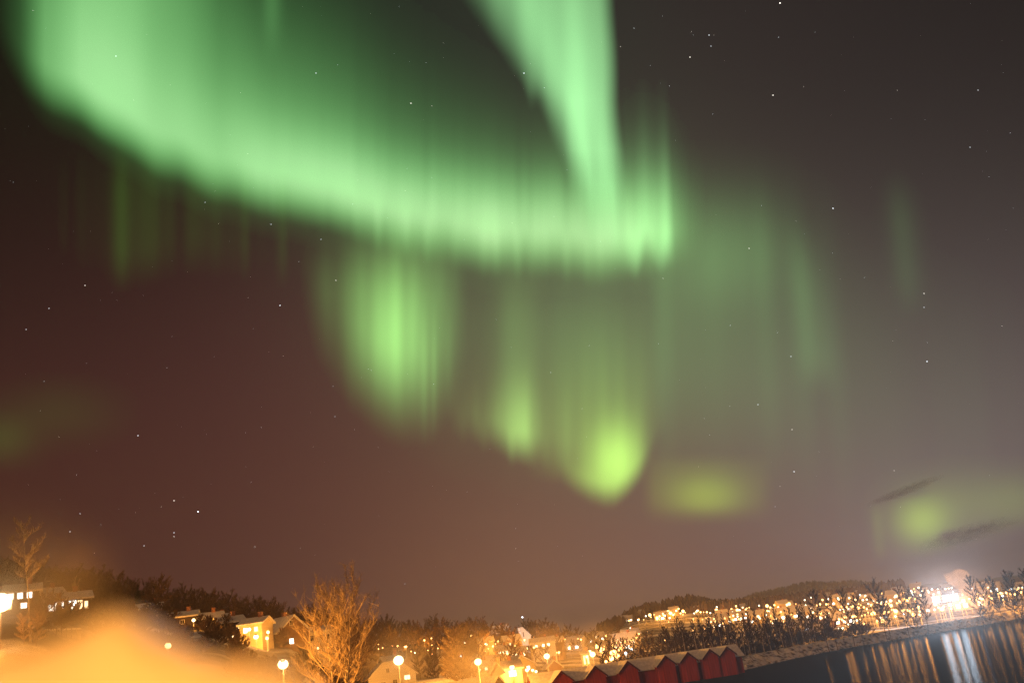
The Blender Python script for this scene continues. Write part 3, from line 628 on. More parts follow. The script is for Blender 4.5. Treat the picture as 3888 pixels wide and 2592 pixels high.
for dx, lb in ((-.6, 'chapel floodlight in the grass before the white gable'),):
    q = CHAPEL + Vector((dx - 1.5, -9, 0)); zz = g(q.x, q.y)
    t = thing('ground_floodlight', lb, 'floodlight', (q.x, q.y, zz + .1)); b_ = MB(); b_.box(-.25, .25, -.2, .2, -.1, .3); b_.build('lamp_housing', M['metal'], t)
    b_ = MB(); b_.box(-.2, .2, .203, .23, 0, .26); b_.build('lamp_glass', M['whitelamp'], t); point(t, (0, .9, .6), 26000, (.8, .93, 1), .15)

# ------------------------------------------------------------------ trees
def curve_path(rg, st, az, inc, ln, seg, upb, wob):
    p = Vector(st); d = Vector((math.sin(inc) * math.cos(az), math.sin(inc) * math.sin(az), math.cos(inc))); out = [p.copy()]
    for _ in range(seg):
        d = (d + Vector((rg.gauss(0, wob), rg.gauss(0, wob), rg.gauss(0, wob) + upb))).normalized(); p = p + d * (ln / seg); out.append(p.copy())
    return out, d
def bare(seed, h, spread=.32, nl=18, low=.22, up=.12, droop=0.0, nsub=7, ntw=7, lean=.02, stems=1, tw=.022, trad=.014, wide=1.0, prof=None, limb=.5):
    rg = random.Random(seed); tr, cr = MB(), MB()
    for sidx in range(stems):
        sa = rg.uniform(0, 6.28); off = Vector((math.cos(sa), math.sin(sa), 0)) * (.0 if stems == 1 else .03 * h + sidx * .012 * h)
        tp, _ = curve_path(rg, off, sa, lean if stems == 1 else rg.uniform(.06, .22), h * rg.uniform(.88, 1) if stems > 1 else h * .93, 9, .05, .035)
        rad = [max(.02, trad * h * (1 - .93 * i / 9) ** 1.1) for i in range(10)]; rad[0] *= 1.35
        tp[0] = tp[0] - Vector((0, 0, .4)); tr.tube(tp, rad, 7)
        for i in range(nl):
            t = low + (1 - low) * (i + rg.random()) / nl; f = t * 9; j = min(int(f), 8); u = f - j; st = tp[j].lerp(tp[j + 1], u); r0 = rad[j] * (1 - u) + rad[j + 1] * u
            az = i * 2.4 + rg.uniform(-.6, .6) + sidx; inc = math.radians((rg.uniform(48, 72) * (1 - .62 * t) + 8) * wide)
            ln = spread * h * ((1.05 - .72 * t) if prof is None else (.42 + .62 * math.sin(math.pi * (.12 + .72 * t)))) * rg.uniform(.75, 1.2) * (1 if stems == 1 else .85)
            bp, _ = curve_path(rg, st, az, inc, ln, 5, up - droop * (1 - t), .09); br = r0 * limb
            cr.tube(bp, [max(tw * .8, br * (1 - .8 * q / 5)) for q in range(6)], 4)
            for k_ in range(nsub):
                f2 = (.2 + .8 * (k_ + rg.random()) / nsub) * 5; j2 = min(int(f2), 4); s2 = bp[j2].lerp(bp[j2 + 1], f2 - j2)
                sp, _ = curve_path(rg, s2, az + rg.choice((-1, 1)) * rg.uniform(.3, 1.2), inc * rg.uniform(.5, 1.15), ln * rg.uniform(.28, .5), 3, up * 1.2 - droop * 1.6, .14)
                cr.tube(sp, [tw * 1.1, tw, tw * .8, tw * .5], 3)
                for _q in range(ntw):
                    j3 = rg.randrange(3); s3 = sp[j3].lerp(sp[j3 + 1], rg.random())
                    e, _ = curve_path(rg, s3, rg.uniform(0, 6.28), rg.uniform(.2, 1.2), ln * rg.uniform(.1, .24), 2, up - droop * 2, .2)
                    cr.tube(e, [tw * .75, tw * .6, tw * .3], 3)
    return tr, cr
def spruce(seed, h, rad):
    rg = random.Random(seed); tr, cr = MB(), MB(); tr.tube([(0, 0, -.4), (0, 0, h * .5), (0, 0, h)], [.02 * h, .012 * h, .02], 6)
    nlev = 22
    for i in range(nlev):
        z = h * (.08 + .9 * i / nlev); R_ = rad * (1 - i / nlev) ** .85 * rg.uniform(.8, 1.1) + .15
        for k_ in range(11):
            a = k_ * .571 + rg.uniform(-.25, .25) + i; ln = R_ * rg.uniform(.75, 1.15); c, s_ = math.cos(a), math.sin(a)
            for q in range(5):
                t0, t1 = q / 5, (q + 1.3) / 5; w_ = ln * .22 * (1 - t0 * .7); dz = -.35 * ln
                z0_ = z + dz * t0 + rg.uniform(-.1, .1); z1_ = z + dz * t1
                cr.add([(c * ln * t0 - s_ * w_, s_ * ln * t0 + c * w_, z0_ - w_ * .4), (c * ln * t1, s_ * ln * t1, z1_), (c * ln * t0 + s_ * w_, s_ * ln * t0 - c * w_, z0_ - w_ * .4), (c * ln * t0, s_ * ln * t0, z0_ + w_ * .35)], [(0, 1, 3), (1, 2, 3)])
    cr.add([(-.1, 0, h - .8), (.1, 0, h - .8), (0, 0, h + .4)], [(0, 1, 2)]); cr.add([(0, -.1, h - .8), (0, .1, h - .8), (0, 0, h + .4)], [(0, 1, 2)])
    return tr, cr
def tree(name, gen, tm, cm, label, loc, group=None, rz=0, sc=1):
    t = thing(name, label, 'tree', loc, rz, group, sc); tr, cr = gen; tr.build('trunk', M[tm], t, True); cr.build('crown', M[cm], t); return t
class Pool:
    def __init__(s, protos): s.p = protos; s.first = [True] * len(protos)
    def put(s, i, loc, rz, sc, label, group):
        if s.first[i]:
            s.first[i] = False; t = s.p[i]; t.location = loc; t.rotation_euler = (0, 0, rz); t.scale = (sc,) * 3; return tag(t, label, None, group)
        return dup(s.p[i], loc, rz, sc, label, group)
# special trees
p = place(345, 715, 112); p.z = g(p.x, p.y)
tree('bare_tree', bare(5, 13.2, .40, 22, .14, .07, .01, 9, 8, stems=3, tw=.022, trad=.012, wide=1.0, prof=1, limb=.75), 'palebark', 'paletwig', 'large twin stemmed bare tree glowing orange, left of the white house', p, None, 1.2)
p = place(460, 688, 205); p.z = g(p.x, p.y)
tree('bare_tree', bare(8, 11.5, .46, 22, .10, .03, .02, 10, 10, stems=3, tw=.04, trad=.011, wide=1.2, prof=1, limb=.7), 'palebark', 'paletwig', 'bushy bare tree lit orange, between white house and boathouse lamp', p, None, .4)
p = place(30, 655, 130); p.z = g(p.x, p.y)
tree('birch_tree', bare(12, 14.6, .15, 17, .50, .04, .03, 8, 9, lean=.01, tw=.024, trad=.0085, wide=1.25, prof=1), 'palebark', 'paletwig', 'tall slender bare birch standing by the left street lamp', p, None, 0)
p = place(75.5, 608, 178); p.z = g(p.x, p.y)
tree('birch_tree', bare(15, 7.4, .30, 14, .3, .14, .0, 6, 7, lean=.18, tw=.025, trad=.014), 'palebark', 'paletwig', 'forked pale birch above the row of bright windows', p, None, 2.0)
p = place(138, 609, 232); q = place(138, 584, 232); sp_h = q.z - g(p.x, p.y); p.z = g(p.x, p.y)
tree('spruce_tree', spruce(2, sp_h + .3, 1.9), 'bark', 'spruce', 'dark spruce on the left hillside, taller of a close pair', p)
p = place(143.5, 609, 234); p.z = g(p.x, p.y)
tree('spruce_tree', spruce(3, sp_h * .96, 1.8), 'bark', 'spruce', 'dark spruce on the left hillside, right one of a close pair', p)
p = place(159, 612, 225); q = place(158.5, 583, 225); p.z = g(p.x, p.y)
tree('bare_tree', bare(21, q.z - p.z, .44, 20, .1, .03, .0, 9, 11, tw=.06, wide=1.2, prof=1), 'bark', 'twig', 'round crowned orange brown tree beside the spruce pair', p)
p = place(276, 629, 215); p.z = g(p.x, p.y)
tree('bare_tree', bare(22, 4.6, .3, 14, .1, .2, .0, 6, 7, tw=.03), 'palebark', 'paletwig', 'small cone shaped tree lit orange behind the brown house', p)
p = place(527, 640, 470); p.z = g(p.x, p.y); q = place(522.5, 617.5, 470)
tree('spruce_tree', spruce(5, q.z - p.z, 3.4), 'bark', 'spruce', 'tallest dark spruce behind the floodlit white gable', Vector((q.x, q.y, p.z)))
tb = MB(); 
t = thing('tree_top_star', 'small white light at the tip of the tallest spruce', 'lamp', (q.x, q.y, q.z + .3)); tb.ball((0, 0, .2), .35, 8, 6); tb.build('lamp_glass', M['whitelamp'], t)
tb = MB(); tb.tube([(0, 0, -.6), (0, 0, .0)], [.05, .04], 5); tb.build('stem', M['metal'], t)

WOOD = 'bare tree in the dark wood on the left hillside'
pb = Pool([tree('bare_tree', bare(30 + i, 13.5, [.34, .38, .42, .32, .38][i], [20, 18, 20, 22, 18][i], .12, .04, .0, 8, 10, tw=.07, trad=.011, wide=1.15, prof=1), 'bark', 'twig', 'x', (0, 0, 0)) for i in range(5)])
pd = Pool([tree('bare_tree', bare(50 + i, 12, [.26, .32, .24][i], [20, 18, 20][i], .15, .06, .0, 8, 9, tw=.055, trad=.01, wide=1.1), 'bark', 'darktwig', 'x', (0, 0, 0)) for i in range(3)])
pbi = Pool([tree('birch_tree', bare(60 + i, 12.5, [.18, .2, .16][i], [18, 16, 18][i], .5, .08, .0, 7, 8, tw=.05, lean=.03, trad=.012), 'palebark', 'darktwig', 'x', (0, 0, 0)) for i in range(3)])
ptl = Pool([tree('bare_tree', bare(80 + i, 14.5, [.13, .17, .15][i], [22, 20, 24][i], [.35, .3, .42][i], .05, .0, 9, 11, tw=.028, trad=.0075, wide=1.15, prof=1, limb=.34), 'bark', 'darktwig', 'x', (0, 0, 0)) for i in range(3)])
psp = Pool([tree('spruce_tree', spruce(70 + i, 11, [1.9, 1.6, 2.3][i]), 'bark', 'spruce', 'x', (0, 0, 0)) for i in range(3)])
rng = random.Random(7)
TL = [(-40, 556), (0, 560), (43.7, 567.5), (80, 574), (102, 576), (126.7, 583.5), (150, 589), (174.7, 592), (218, 595), (247.5, 601.7), (269, 606.8), (291, 612.6), (320, 617), (350, 619)]
tx, ty = zip(*TL)
for i in range(100):                                 # wood on the left ridge
    px = -25 + 385 * (i + rng.random()) / 100; row = i % 3; r = [268, 292, 325][row] + rng.uniform(-10, 10)
    top = np.interp(px, tx, ty) + [7, 3, 0][row] + rng.uniform(-2.5, 4); q = place(px, top, r); z = g(q.x, q.y); h = q.z - z
    if h < 4: h = 4 + rng.random() * 2
    pb.put(rng.randrange(5), (q.x, q.y, z), rng.uniform(0, 6.3), h / 13.3, 'bare brown tree in the dark wood along the left hillside ridge', 'bare trees of the left hillside wood')
TC = [(350, 622), (379, 618), (395, 620), (417, 619), (428, 622), (440, 614), (450, 621), (462, 622), (475, 616), (488, 622), (495, 626), (503, 622), (512, 624), (530, 624), (545, 624), (565, 627.5), (580, 630), (596, 629.5), (608, 627), (625, 617), (640, 612)]
tx, ty = zip(*TC)
for i in range(96):                                  # wood behind the white house and along the centre
    px = 352 + 268 * (i + rng.random()) / 96; row = i % 3 if not 514 < 352 + 268 * i / 96 < 537 else 2; r = [395, 440, 500][row] + rng.uniform(-14, 14)
    if px > 560: r += 120
    top = np.interp(px, tx, ty) + [11, 4, 0][row] + rng.uniform(-1, 4); q = place(px, top, r); z = g(q.x, q.y); h = max(5, q.z - z)
    if row == 2 and rng.random() < .35: psp.put(rng.randrange(3), (q.x, q.y, z), rng.uniform(0, 6.3), h / 11, 'dark spruce in the wood behind the white house and boathouses', 'spruces of the central wood')
    else: pb.put(rng.randrange(5), (q.x, q.y, z), rng.uniform(0, 6.3), h / 13.3, 'bare brown tree in the wood behind the white house and boathouses', 'bare trees of the central wood')
for i in range(24):                                  # thicket between the tree lines, lower and nearer
    px = 310 + 240 * (i + rng.random()) / 24; r = rng.uniform(250, 360); q = place(px, hor(px) - 4, r); z = g(q.x, q.y)
    pb.put(rng.randrange(5), (q.x, q.y, z), rng.uniform(0, 6.3), rng.uniform(.42, .62), 'low bare tree among the lamps below the central wood', 'low bare trees below the central wood')
for i in range(40):                                  # birch wood on the right bank
    px = 668 + 150 * (i + rng.random()) / 40; r0 = -(CAMZ - 1.6) / azel(px, np.interp(px, [660, 711, 803, 850], [674, 668, 646, 638]))[1]
    r = r0 + 4 + (i % 3) * 7 + rng.uniform(0, 4); q = place(px, 640, r); z = g(q.x, q.y)
    pbi.put(rng.randrange(3), (q.x, q.y, z), rng.uniform(0, 6.3), rng.uniform(.75, 1.0), 'slender pale stemmed birch in the dark wood beyond the boathouses', 'birches in the wood beyond the boathouses')
for i in range(70):
    px = 600 + 232 * (i + rng.random()) / 70; r = 228 + (i % 4) * 12 + (px - 700) * .35 * (px > 700) + rng.uniform(0, 8); q = place(px, 640, r); z = g(q.x, q.y)
    pd.put(rng.randrange(3), (q.x, q.y, z), rng.uniform(0, 6.3), rng.uniform(.55, .85), 'dark bare tree in the wood beyond the boathouses', 'dark trees in the wood beyond the boathouses')
TALL = [(815.6, 589, 262), (826, 596, 258), (841.6, 589, 266), (852, 594, 270), (873.5, 582.5, 272), (880, 590, 274), (896.5, 585.5, 278), (908, 592, 276), (917, 588, 282), (971.7, 574.5, 288), (980, 582, 290), (992, 577, 290),
        (1001.4, 570.4, 292), (1010, 576, 292), (1021, 569, 294), (1034, 572, 294)]
for i, (px, py, r) in enumerate(TALL):
    q = place(px, py, r); z = g(q.x, q.y); h = q.z - z
    ptl.put(i % 3, (q.x, q.y, z), i * 1.3, h / 14.3, 'tall dark bare tree standing on the stone bank before the far town lights', 'tall bare trees on the stone bank')
rng = random.Random(17)
NB = [(px, py, r, h) for px, py, r, h in [(40, 640, 140, 4.2), (48, 638, 142, 5.0), (56, 636, 145, 4.4), (36, 650, 128, 3.4), (24, 652, 126, 3.0), (64, 634, 150, 3.8)]]
for (px, py, r, h) in NB:
    q = place(px, py, r); pb.put(rng.randrange(5), (q.x, q.y, g(q.x, q.y)), rng.uniform(0, 6.3), h / 13.3, 'bushy low bare tree lit orange on the slope near the left street lamp', 'low bare trees near the left street lamp')
# bushes: low dark scrub along the foot of the wood and the far bank
bsp = tree('bush', bare(90, 3.0, .7, 18, .02, .03, .0, 8, 9, tw=.045), 'bark', 'darktwig', 'x', (0, 0, 0)); bsp['category'] = 'bush'
pbu = Pool([bsp])
for i in range(44):
    px = 672 + 200 * (i + rng.random()) / 44; r0 = -(CAMZ - 1.6) / azel(px, np.interp(px, [660, 711, 803, 850, 960, 1024], [674, 668, 646, 638, 619, 608]))[1]
    r = r0 + rng.uniform(13, 24); q = place(px, 640, r); z = g(q.x, q.y)
    pbu.put(0, (q.x, q.y, z), rng.uniform(0, 6.3), rng.uniform(.7, 1.4), 'low dark bush behind the snowy stone bank', 'bushes behind the stone bank')
rng = random.Random(23)
bsl = tree('bush', bare(91, 3.0, .6, 20, .02, .04, .0, 8, 10, tw=.05), 'bark', 'twig', 'x', (0, 0, 0)); bsl['category'] = 'bush'
pbl = Pool([bsl])
for i in range(120):
    px = 60 + 285 * (i + rng.random()) / 120; r = rng.choice((rng.uniform(186, 250), rng.uniform(140, 186), rng.uniform(160, 200))); q = place(px, 640, r)
    if 235 < px < 300 and r < 192: r = rng.uniform(110, 150); q = place(px, 650, r)
    pbl.put(0, (q.x, q.y, g(q.x, q.y)), rng.uniform(0, 6.3), rng.uniform(.5, 1.15), 'brown leafless bush on the slope around the left hillside houses', 'bushes on the left slope')
# far woods on the hills, too many and too small to count
fw = MB(); rg = random.Random(5)
for i in range(2600):
    px = rg.uniform(600, 905); r = rg.choice((rg.uniform(900, 1500), rg.uniform(2600, 4200))); az = azel(px, hor(px))[0]
    x, y = math.sin(az) * r, math.cos(az) * r; z = g(x, y); hh = rg.uniform(6, 12) * (1 if r < 2000 else 1.3); w = hh * .35
    a = rg.uniform(0, 3); c, s_ = math.cos(a), math.sin(a)
    fw.add([(x - c * w, y - s_ * w, z - 1), (x + c * w, y + s_ * w, z - 1), (x + c * w * .7, y + s_ * w * .7, z + hh * .7), (x, y, z + hh), (x - c * w * .8, y - s_ * w * .8, z + hh * .6),
            (x + s_ * w, y - c * w, z - 1), (x - s_ * w, y + c * w, z - 1), (x - s_ * w * .7, y + c * w * .7, z + hh * .65), (x + s_ * w * .7, y - c * w * .7, z + hh * .65)], [(0, 1, 2, 3, 4), (5, 6, 7, 3, 8)])
tag(fw.build('far_forest', surf('far_haze_toned_wood', (.05, .035, .032), (.11, .08, .08), .01, .95)), 'far dark woods covering the hills behind the town', None, None, 'stuff')  # snowy wood tone, lightened further to look faded by haze

# low snow topped wall along the road on the left slope
wl = MB(); sw = MB()
for i in range(16):
    a = place(2 + 5 * i, 631.8 - .2 * i, 148); b2 = place(2 + 5 * i + 4.2, 631.8 - .2 * i - .17, 148)
    for mb_, z0, z1, w in ((wl, -1.2, 0, .2), (sw, .003, .22, .28)):
        d = Vector((b2.x - a.x, b2.y - a.y, 0)).normalized(); n2 = Vector((-d.y, d.x, 0)) * w
        mb_.add([(*(a - n2).xy, a.z + z0), (*(b2 - n2).xy, b2.z + z0), (*(b2 + n2).xy, b2.z + z0), (*(a + n2).xy, a.z + z0), (*(a - n2).xy, a.z + z1), (*(b2 - n2).xy, b2.z + z1), (*(b2 + n2).xy, b2.z + z1), (*(a + n2).xy, a.z + z1)],
                [(0, 3, 2, 1), (4, 5, 6, 7), (0, 1, 5, 4), (1, 2, 6, 5), (2, 3, 7, 6), (3, 0, 4, 7)])
t = thing('road_wall', 'low road wall topped with snow on the left slope', 'wall', (0, 0, 0)); wl.build('wall', M['grey'], t); sw.build('snow_cap', M['snow'], t)

# ------------------------------------------------------------------ snow bank close to the camera, far out of focus
EDGE = [(-60, 668), (0, 658), (40, 648), (75, 632), (100, 617), (118, 610), (142, 616), (168, 634), (192, 648), (215, 658), (245, 663), (275, 670), (310, 684), (340, 714)]
ex, ey = zip(*EDGE)
nb = 90; V = []; Fc = []; rows = 34
xs = np.linspace(-80, 340, nb)
for j in range(rows):
    u = j / (rows - 1)
    for i, px in enumerate(xs):
        top = float(np.interp(px, ex, ey)); ph = u * math.pi * .92
        r = 1.15 - .42 * math.cos(ph * .0 + (1 - u) * 1.2) * (1 - .0) + .42
        dist = .78 + .14 * (1 - u) ** 1.4
        drop_ = (1 - math.cos(u * math.pi / 2)) * 260 + 14 * math.sin(px * .05 + 3 * u) * u
        q = place(px, top + drop_, dist); V.append((q.x, q.y, q.z))
for j in range(rows - 1):
    for i in range(nb - 1):
        a = j * nb + i; Fc.append((a, a + 1, a + nb + 1, a + nb))
# back side of the bank, falling away from the camera
o0 = len(V)
for j in range(1, 14):
    for i, px in enumerate(xs):
        top = float(np.interp(px, ex, ey)); q = place(px, top, .92 + .03 * j); V.append((q.x, q.y, q.z - .0015 * j * j))
for j in range(13):
    for i in range(nb - 1):
        a = (i if j == 0 else o0 + (j - 1) * nb + i); b2 = o0 + j * nb + i
        Fc.append((a, b2, b2 + 1, a + 1))
def skirt(idx):                              # carry an open edge of the bank down to the ground
    o1 = len(V)
    for k_ in idx: x_, y_, z_ = V[k_]; V.append((x_ * 1.02, y_ * 1.02, 8.6))
    for k_ in range(len(idx) - 1): Fc.append((idx[k_], idx[k_ + 1], o1 + k_ + 1, o1 + k_))
skirt([(rows - 1) * nb + i for i in range(nb)]); skirt([o0 + 12 * nb + i for i in range(nb)])
for e_ in (0, nb - 1): skirt([o0 + j * nb + e_ for j in range(12, -1, -1)] + [j * nb + e_ for j in range(rows)])
me = bpy.data.meshes.new('snow_bank'); me.from_pydata(V, [], Fc); me.materials.append(M['snow']); me.polygons.foreach_set('use_smooth', [True] * len(me.polygons)); me.update()
tag(link('snow_bank', me), 'blurred orange lit snow bank close to the camera', 'snow bank')
# unseen street lamp added behind the camera to light the snow bank
tl = lamp(512, 341, 0.001, 'added unseen street lamp behind the photographer', 0, .3)
tl.location = (2.2, -8, g(2.2, -8))
for ch in tl.children: ch.location = (0, 0, 0)
point(tl, (0, -.12, 5.2), 9500, SOD, .2)

# ------------------------------------------------------------------ steam plume by the floodlight
ms, n, l = mat('steam')
o = n.new('ShaderNodeOutputMaterial'); pv = n.new('ShaderNodeVolumePrincipled'); l.new(pv.outputs[0], o.inputs['Volume'])
pv.inputs['Color'].default_value = (1, .93, .86, 1); pv.inputs['Anisotropy'].default_value = .1
tcs = n.new('ShaderNodeTexCoord'); tns = n.new('ShaderNodeTexNoise'); tns.inputs['Scale'].default_value = .16; tns.inputs['Detail'].default_value = 4; l.new(tcs.outputs['Object'], tns.inputs[0])
mrs = n.new('ShaderNodeMapRange'); mrs.inputs[1].default_value = .42; mrs.inputs[2].default_value = .72; mrs.inputs[3].default_value = .0; mrs.inputs[4].default_value = .42; l.new(tns.outputs['Fac'], mrs.inputs[0]); l.new(mrs.outputs[0], pv.inputs['Density'])
sm_ = MB(); PX = [(972, 597, 7), (970, 590, 8.5), (965, 584, 9), (958, 578.5, 8.5), (950, 574, 6.5), (943, 571.5, 4)]
pp = [place(a, b, 375) for a, b, c in PX]; rr = [c * 375 / 950 for a, b, c in PX]
sm_.tube(pp, rr, 20)
stm = sm_.build('steam', ms, None, True); tag(stm, 'bright plume of steam rising beside the floodlight', 'steam')
md = stm.modifiers.new('s', 'SUBSURF'); md.levels = 2; md.render_levels = 2
tx_ = bpy.data.textures.new('puff', 'CLOUDS'); tx_.noise_scale = 5
dm = stm.modifiers.new('d', 'DISPLACE'); dm.texture = tx_; dm.strength = 3.4; dm.texture_coords = 'GLOBAL'

# ------------------------------------------------------------------ haze
mh, n, l = mat('cold_haze'); mh.cycles.volume_sampling = 'EQUIANGULAR'
o = n.new('ShaderNodeOutputMaterial'); pv = n.new('ShaderNodeVolumePrincipled'); l.new(pv.outputs[0], o.inputs['Volume'])
pv.inputs['Color'].default_value = (.9, .9, .9, 1); pv.inputs['Density'].default_value = .00012; pv.inputs['Anisotropy'].default_value = .5
hz = MB(); hz.box(-5600, 5600, -5600, 5600, -4.5, 150); tag(hz.build('haze', mh), kind='stuff')

def mist(name, centre, rad, dens, label):  # scattering ball added around a lamp to imitate its glare halo
    mv, n, l = mat('lamp_halo_mist'); o = n.new('ShaderNodeOutputMaterial'); pv = n.new('ShaderNodeVolumePrincipled'); l.new(pv.outputs[0], o.inputs['Volume'])
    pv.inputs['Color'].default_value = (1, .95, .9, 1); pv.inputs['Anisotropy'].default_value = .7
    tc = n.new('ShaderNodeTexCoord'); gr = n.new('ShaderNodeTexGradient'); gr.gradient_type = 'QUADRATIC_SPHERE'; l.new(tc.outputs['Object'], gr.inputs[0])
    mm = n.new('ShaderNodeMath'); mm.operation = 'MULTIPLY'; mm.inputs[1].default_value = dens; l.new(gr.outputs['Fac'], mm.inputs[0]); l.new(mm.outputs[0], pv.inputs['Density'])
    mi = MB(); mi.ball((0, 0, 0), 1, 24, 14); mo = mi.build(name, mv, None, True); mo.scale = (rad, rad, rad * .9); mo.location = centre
    return tag(mo, label, None, 'mist balls added for lamp halos', 'stuff')
for (li, rad, dens, lb) in ((0, 15, .08, 'mist added for the halo of the very bright lamp at the left edge'), (2, 6.5, .085, 'mist added for the halo of the lamp left of the big bare tree'), (3, 10, .07, 'mist added for the halo of the lamp by the white house'),
                            (4, 8.5, .07, 'mist added for the halo of the lamp over the second boathouse row'), (5, 10.5, .06, 'mist added for the halo of the lamp behind the nearest red boathouse'), (6, 12, .055, 'mist added for the halo of the lamp behind the second red boathouse')):
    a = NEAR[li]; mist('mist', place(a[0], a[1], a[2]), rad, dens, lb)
mist('mist', FL + Vector((0, -3, 0)), 18, .010, 'mist added for the halo of the dazzling floodlight')

mc, n, l = mat('thin_dark_cloud'); o = n.new('ShaderNodeOutputMaterial'); pv = n.new('ShaderNodeVolumePrincipled'); l.new(pv.outputs[0], o.inputs['Volume'])
pv.inputs['Color'].default_value = (.30, .27, .28, 1); tc = n.new('ShaderNodeTexCoord'); gr = n.new('ShaderNodeTexGradient'); gr.gradient_type = 'SPHERICAL'; l.new(tc.outputs['Object'], gr.inputs[0])
mp = n.new('ShaderNodeMapping'); mp.inputs['Scale'].default_value = (5.5, 2, 2.2); l.new(tc.outputs['Object'], mp.inputs[0])
tn = n.new('ShaderNodeTexNoise'); tn.inputs['Scale'].default_value = 1.3; tn.inputs['Detail'].default_value = 5; l.new(mp.outputs[0], tn.inputs[0])
mr = n.new('ShaderNodeMapRange'); mr.inputs[1].default_value = .36; mr.inputs[2].default_value = .70; mr.inputs[4].default_value = .030; l.new(tn.outputs['Fac'], mr.inputs[0])
mm = n.new('ShaderNodeMath'); mm.operation = 'MULTIPLY'; l.new(gr.outputs['Fac'], mm.inputs[0]); l.new(mr.outputs[0], mm.inputs[1]); l.new(mm.outputs[0], pv.inputs['Density'])
for (cx, cy, hw_, hh_, tl_, lb) in ((968, 533, 48, 9, .12, 'ragged dark cloud wisp below the yellow green patch on the right'), (905, 490, 40, 5, .20, 'long thin dark cloud streak above left of the yellow green patch')):
    q = place(cx, cy, 5000); mb_ = MB(); mb_.ball((0, 0, 0), 1, 32, 16); co = mb_.build('cloud', mc, None, True); k_ = 5000 / F
    co.location = q; co.scale = (hw_ * k_, 60, hh_ * k_); co.rotation_euler = (0, -tl_ , -math.atan2(q.x, q.y)); tag(co, lb, None, None, 'stuff')

# ------------------------------------------------------------------ aurora
def sst(a, b, x): t = np.clip((x - a) / (b - a), 0, 1); return t * t * (3 - 2 * t)
def n1(x, period, seed):
    rs_ = np.random.RandomState(seed); tb_ = rs_.rand(2000); f = np.asarray(x) / period + 500; i = np.floor(f).astype(int); u = f - i; u = u * u * (3 - 2 * u)
    return tb_[i % 2000] * (1 - u) + tb_[(i + 1) % 2000] * u
def strx(X, Y): return X - (Y - 300) * np.interp(X, [0, 500, 700, 1024], [0, .0, .03, .1])
ma_, n, l = mat('aurora_glow')
o = n.new('ShaderNodeOutputMaterial'); at = n.new('ShaderNodeAttribute'); at.attribute_name = 'glow'; e = n.new('ShaderNodeEmission'); tr_ = n.new('ShaderNodeBsdfTransparent'); ad = n.new('ShaderNodeAddShader')
l.new(at.outputs['Color'], e.inputs[0]); l.new(e.outputs[0], ad.inputs[0]); l.new(tr_.outputs[0], ad.inputs[1]); l.new(ad.outputs[0], o.inputs[0]); ma_.cycles.emission_sampling = 'NONE'
def aurora(name, label, box, fn, col, R, step=3.0, thr=.004, cols=None):
    x0, x1, y0, y1 = box; xs = np.arange(x0, x1 + step, step); ys = np.arange(y0, y1 + step, step); X, Y = np.meshgrid(xs, ys)
    I = np.clip(fn(X, Y) - thr * .5, 0, None)
    e_ = np.minimum.reduce([np.clip((X - x0) / 14, 0, 1) if x0 > -30 else np.ones_like(X), np.clip((x1 - X) / 14, 0, 1) if x1 < 1050 else np.ones_like(X), np.clip((y1 - Y) / 14, 0, 1), np.clip((Y - y0) / 14, 0, 1) if y0 > -30 else np.ones_like(X)])
    I = I * e_
    D = F * _fw[None, None] + (X - 512)[..., None] * _R - (Y - 341)[..., None] * _U; D /= np.linalg.norm(D, axis=-1, keepdims=True); P = D * R + np.array([0, 0, CAMZ])
    nv, nu = X.shape; ii = np.arange(nv * nu).reshape(nv, nu)
    keep = np.maximum.reduce([I[:-1, :-1], I[1:, :-1], I[:-1, 1:], I[1:, 1:]]) > thr
    q = np.stack([ii[:-1, :-1], ii[1:, :-1], ii[1:, 1:], ii[:-1, 1:]], -1)[keep]
    us, inv_ = np.unique(q, return_inverse=True)
    me = bpy.data.meshes.new(name); me.from_pydata(P.reshape(-1, 3)[us].tolist(), [], inv_.reshape(-1, 4).tolist())
    c = np.array(col)[None, None] * I[..., None] if cols is None else cols(X, Y, I)
    ca = np.concatenate([c.reshape(-1, 3)[us], np.ones((len(us), 1))], 1).astype(np.float32)
    a_ = me.color_attributes.new('glow', 'FLOAT_COLOR', 'POINT'); a_.data.foreach_set('color', ca.ravel()); me.materials.append(ma_); me.update()
    return tag(link(name, me), label, 'aurora', 'curtains of the aurora')
_k = .43537
ybx = [0, 60, 120, 180, 240, 300, 350, 400, 500, 600, 700, 800, 900, 1000, 1100, 1200, 1300, 1400, 1500, 1600]
yby = [120, 190, 228, 252, 285, 325, 355, 380, 425, 455, 482, 510, 545, 572, 587, 592, 600, 608, 604, 590]
